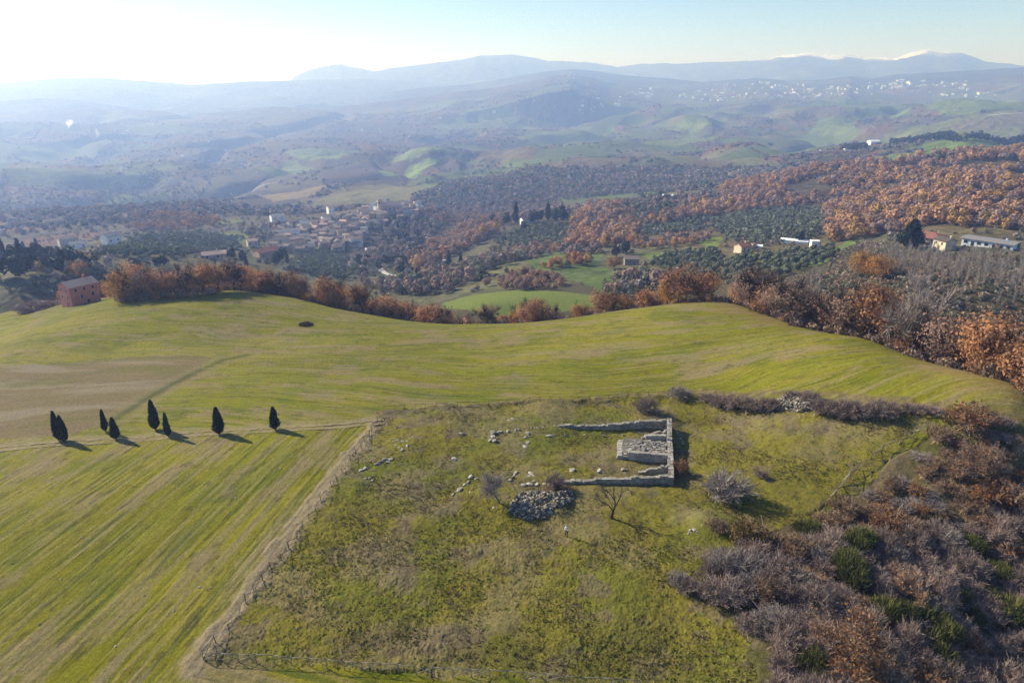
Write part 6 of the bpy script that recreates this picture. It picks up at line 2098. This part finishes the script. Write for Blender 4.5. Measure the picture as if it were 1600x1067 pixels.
# roads and paths: thin sheets laid on the land
_r = NT('pale_road')
M_ROAD = _r.surf(_r.mix(_r.noise(.3, 4, .6, _r.pos()), (.32, .30, .27), (.44, .42, .39)), .9, None, .1)
_r = NT('worn_earth')
_p = _r.pos()
M_PATH = _r.surf(_r.mix(_r.ramp(_r.noise(1.1, 5, .7, _p), .35, .65), (.26, .205, .13), (.16, .14, .055)), .95, _r.bump(_r.noise(5, 4, .6, _p), .6, .05), .05)
def ribbon(name, pts, width, mat, lift, step=1.0, label=None, ragged=0.0, seed=1):
    pts = [np.array(p[:2]) for p in pts]
    line = [pts[0]]
    for a, b in zip(pts[:-1], pts[1:]):
        n = max(1, int(np.hypot(*(b - a)) / step))
        line += [a + (b - a) * (k + 1) / n for k in range(n)]
    line = np.array(line)
    for _ in range(6):
        line[1:-1] = (line[:-2] + 2 * line[1:-1] + line[2:]) / 4
    t = np.gradient(line, axis=0)
    t /= np.linalg.norm(t, axis=1)[:, None] + 1e-9
    nn = np.stack([-t[:, 1], t[:, 0]], 1)
    wl = width * .5 * (1 + ragged * (2 * vnoise(np.arange(len(line)) * .35, np.zeros(len(line)), seed) - 1))
    V = []
    for k in np.linspace(-1, 1, 5):
        p = line + nn * (wl * k)[:, None]
        V.append(np.stack([p[:, 0], p[:, 1], hz(p[:, 0], p[:, 1]) + lift + .02 * (1 - abs(k))], 1))
    V = np.stack(V, 1)
    n = len(line)
    i = np.arange(n * 5).reshape(n, 5)
    f = np.stack([i[:-1, :-1], i[1:, :-1], i[1:, 1:], i[:-1, 1:]], -1).reshape(-1, 4)
    return structure(link(name, mesh_np(name, V.reshape(-1, 3), f, [mat], None, None, True)), label)
pp = gpoly([(-60, 709), (0, 699), (100, 689.5), (200, 685), (300, 676), (440, 668), (520, 664), (600, 656)])
ribbon('path', pp, .55, M_PATH, .055, .6, None, .5, 3)
ribbon('path', [(x + .35, y - 1.5) for x, y in pp], .5, M_PATH, .055, .6, None, .5, 4)
ribbon('road', gpoly([(590, 417), (597, 424), (606, 430), (622, 433), (640, 434), (668, 438)]), 5, M_ROAD, .5, 3)
ribbon('road', gpoly([(684, 422), (690, 412), (697, 402)]), 4, M_ROAD, .5, 3)
ribbon('road', gpoly([(428, 370), (436, 360), (446, 352)]), 7, M_ROAD, .7, 3)
ribbon('road', gpoly([(1400, 382), (1440, 386), (1500, 384), (1560, 390), (1600, 392)]), 4, M_PATH, .4, 3)
ribbon('road', gpoly([(360, 302), (400, 296), (440, 286)]), 4, M_ROAD, 1.2, 8)
ribbon('road', gpoly([(1500, 187), (1560, 180), (1600, 178)]), 10, M_ROAD, 2.5, 12)

# smoke from garden fires
def smoke(px, py, w, h, dens, label):
    rng = np.random.default_rng(int(px))
    p = ground_at(px, py)
    import bmesh
    bm = bmesh.new()
    bmesh.ops.create_icosphere(bm, subdivisions=4, radius=1)
    v = np.array([x.co[:] for x in bm.verts])
    f = np.array([[x.index for x in q.verts] for q in bm.faces])
    bm.free()
    k = 1 + .9 * (fbm(v[:, 0] * 1.7 + 5, v[:, 1] * 1.7 + v[:, 2] * 1.3 + px, 501, 3) - .5) * 2
    v = v * k[:, None]
    hh = (v[:, 2] + 1) / 2
    v[:, 0] = v[:, 0] * w * (.25 + .75 * hh) + hh * w * .6
    v[:, 1] = v[:, 1] * w * (.25 + .6 * hh)
    v[:, 2] = hh * h
    m = NT('smoke')
    pv = m.n('ShaderNodeVolumePrincipled')
    pv.inputs['Color'].default_value = (.96, .97, 1, 1)
    pv.inputs['Density'].default_value = dens
    pv.inputs['Anisotropy'].default_value = .5
    m.l(pv.outputs[0], m.out.inputs['Volume'])
    o = link('smoke', mesh_np('smoke', v, f, [m.m], None, None, True), None, p)
    return stuff(o, label, 'smoke')
smoke(108, 201, 20, 40, .05, 'thick white smoke drifting from a fire on the hazy left hills')
smoke(152, 219, 11, 46, .022, 'thinner wisp of smoke below the thick one on the left hills')
# ------------------------------------------------------------------ the air
def haze_box():
    x, y0, y1, z0, z1 = 11000.0, -600.0, 12600.0, float(_GZ.min()) - 3.0, float(_GZ.max()) + 25.0
    v = [(-x, y0, z0), (x, y0, z0), (x, y1, z0), (-x, y1, z0), (-x, y0, z1), (x, y0, z1), (x, y1, z1), (-x, y1, z1)]
    m = NT('haze_air')
    ends = []
    for col, dens, aniso in AIR:
        pv = m.n('ShaderNodeVolumePrincipled')
        pv.inputs['Color'].default_value = col
        pv.inputs['Density'].default_value = dens
        pv.inputs['Absorption Color'].default_value = (1, 1, 1, 1)
        pv.inputs['Anisotropy'].default_value = aniso
        ends.append(pv.outputs[0])
    ad = m.n('ShaderNodeAddShader')
    m.l(ends[0], ad.inputs[0])
    m.l(ends[1], ad.inputs[1])
    m.l(ad.outputs[0], m.out.inputs['Volume'])
    me = mesh_np('haze', v, np.array([(3, 2, 1, 0), (4, 5, 6, 7), (0, 1, 5, 4), (1, 2, 6, 5), (2, 3, 7, 6), (3, 0, 4, 7)]), [m.m])
    o = link('haze', me)
    o['kind'] = 'stuff'
    o['label'] = 'thin pale blue winter haze filling the valley air'
    o['category'] = 'haze'
haze_box()
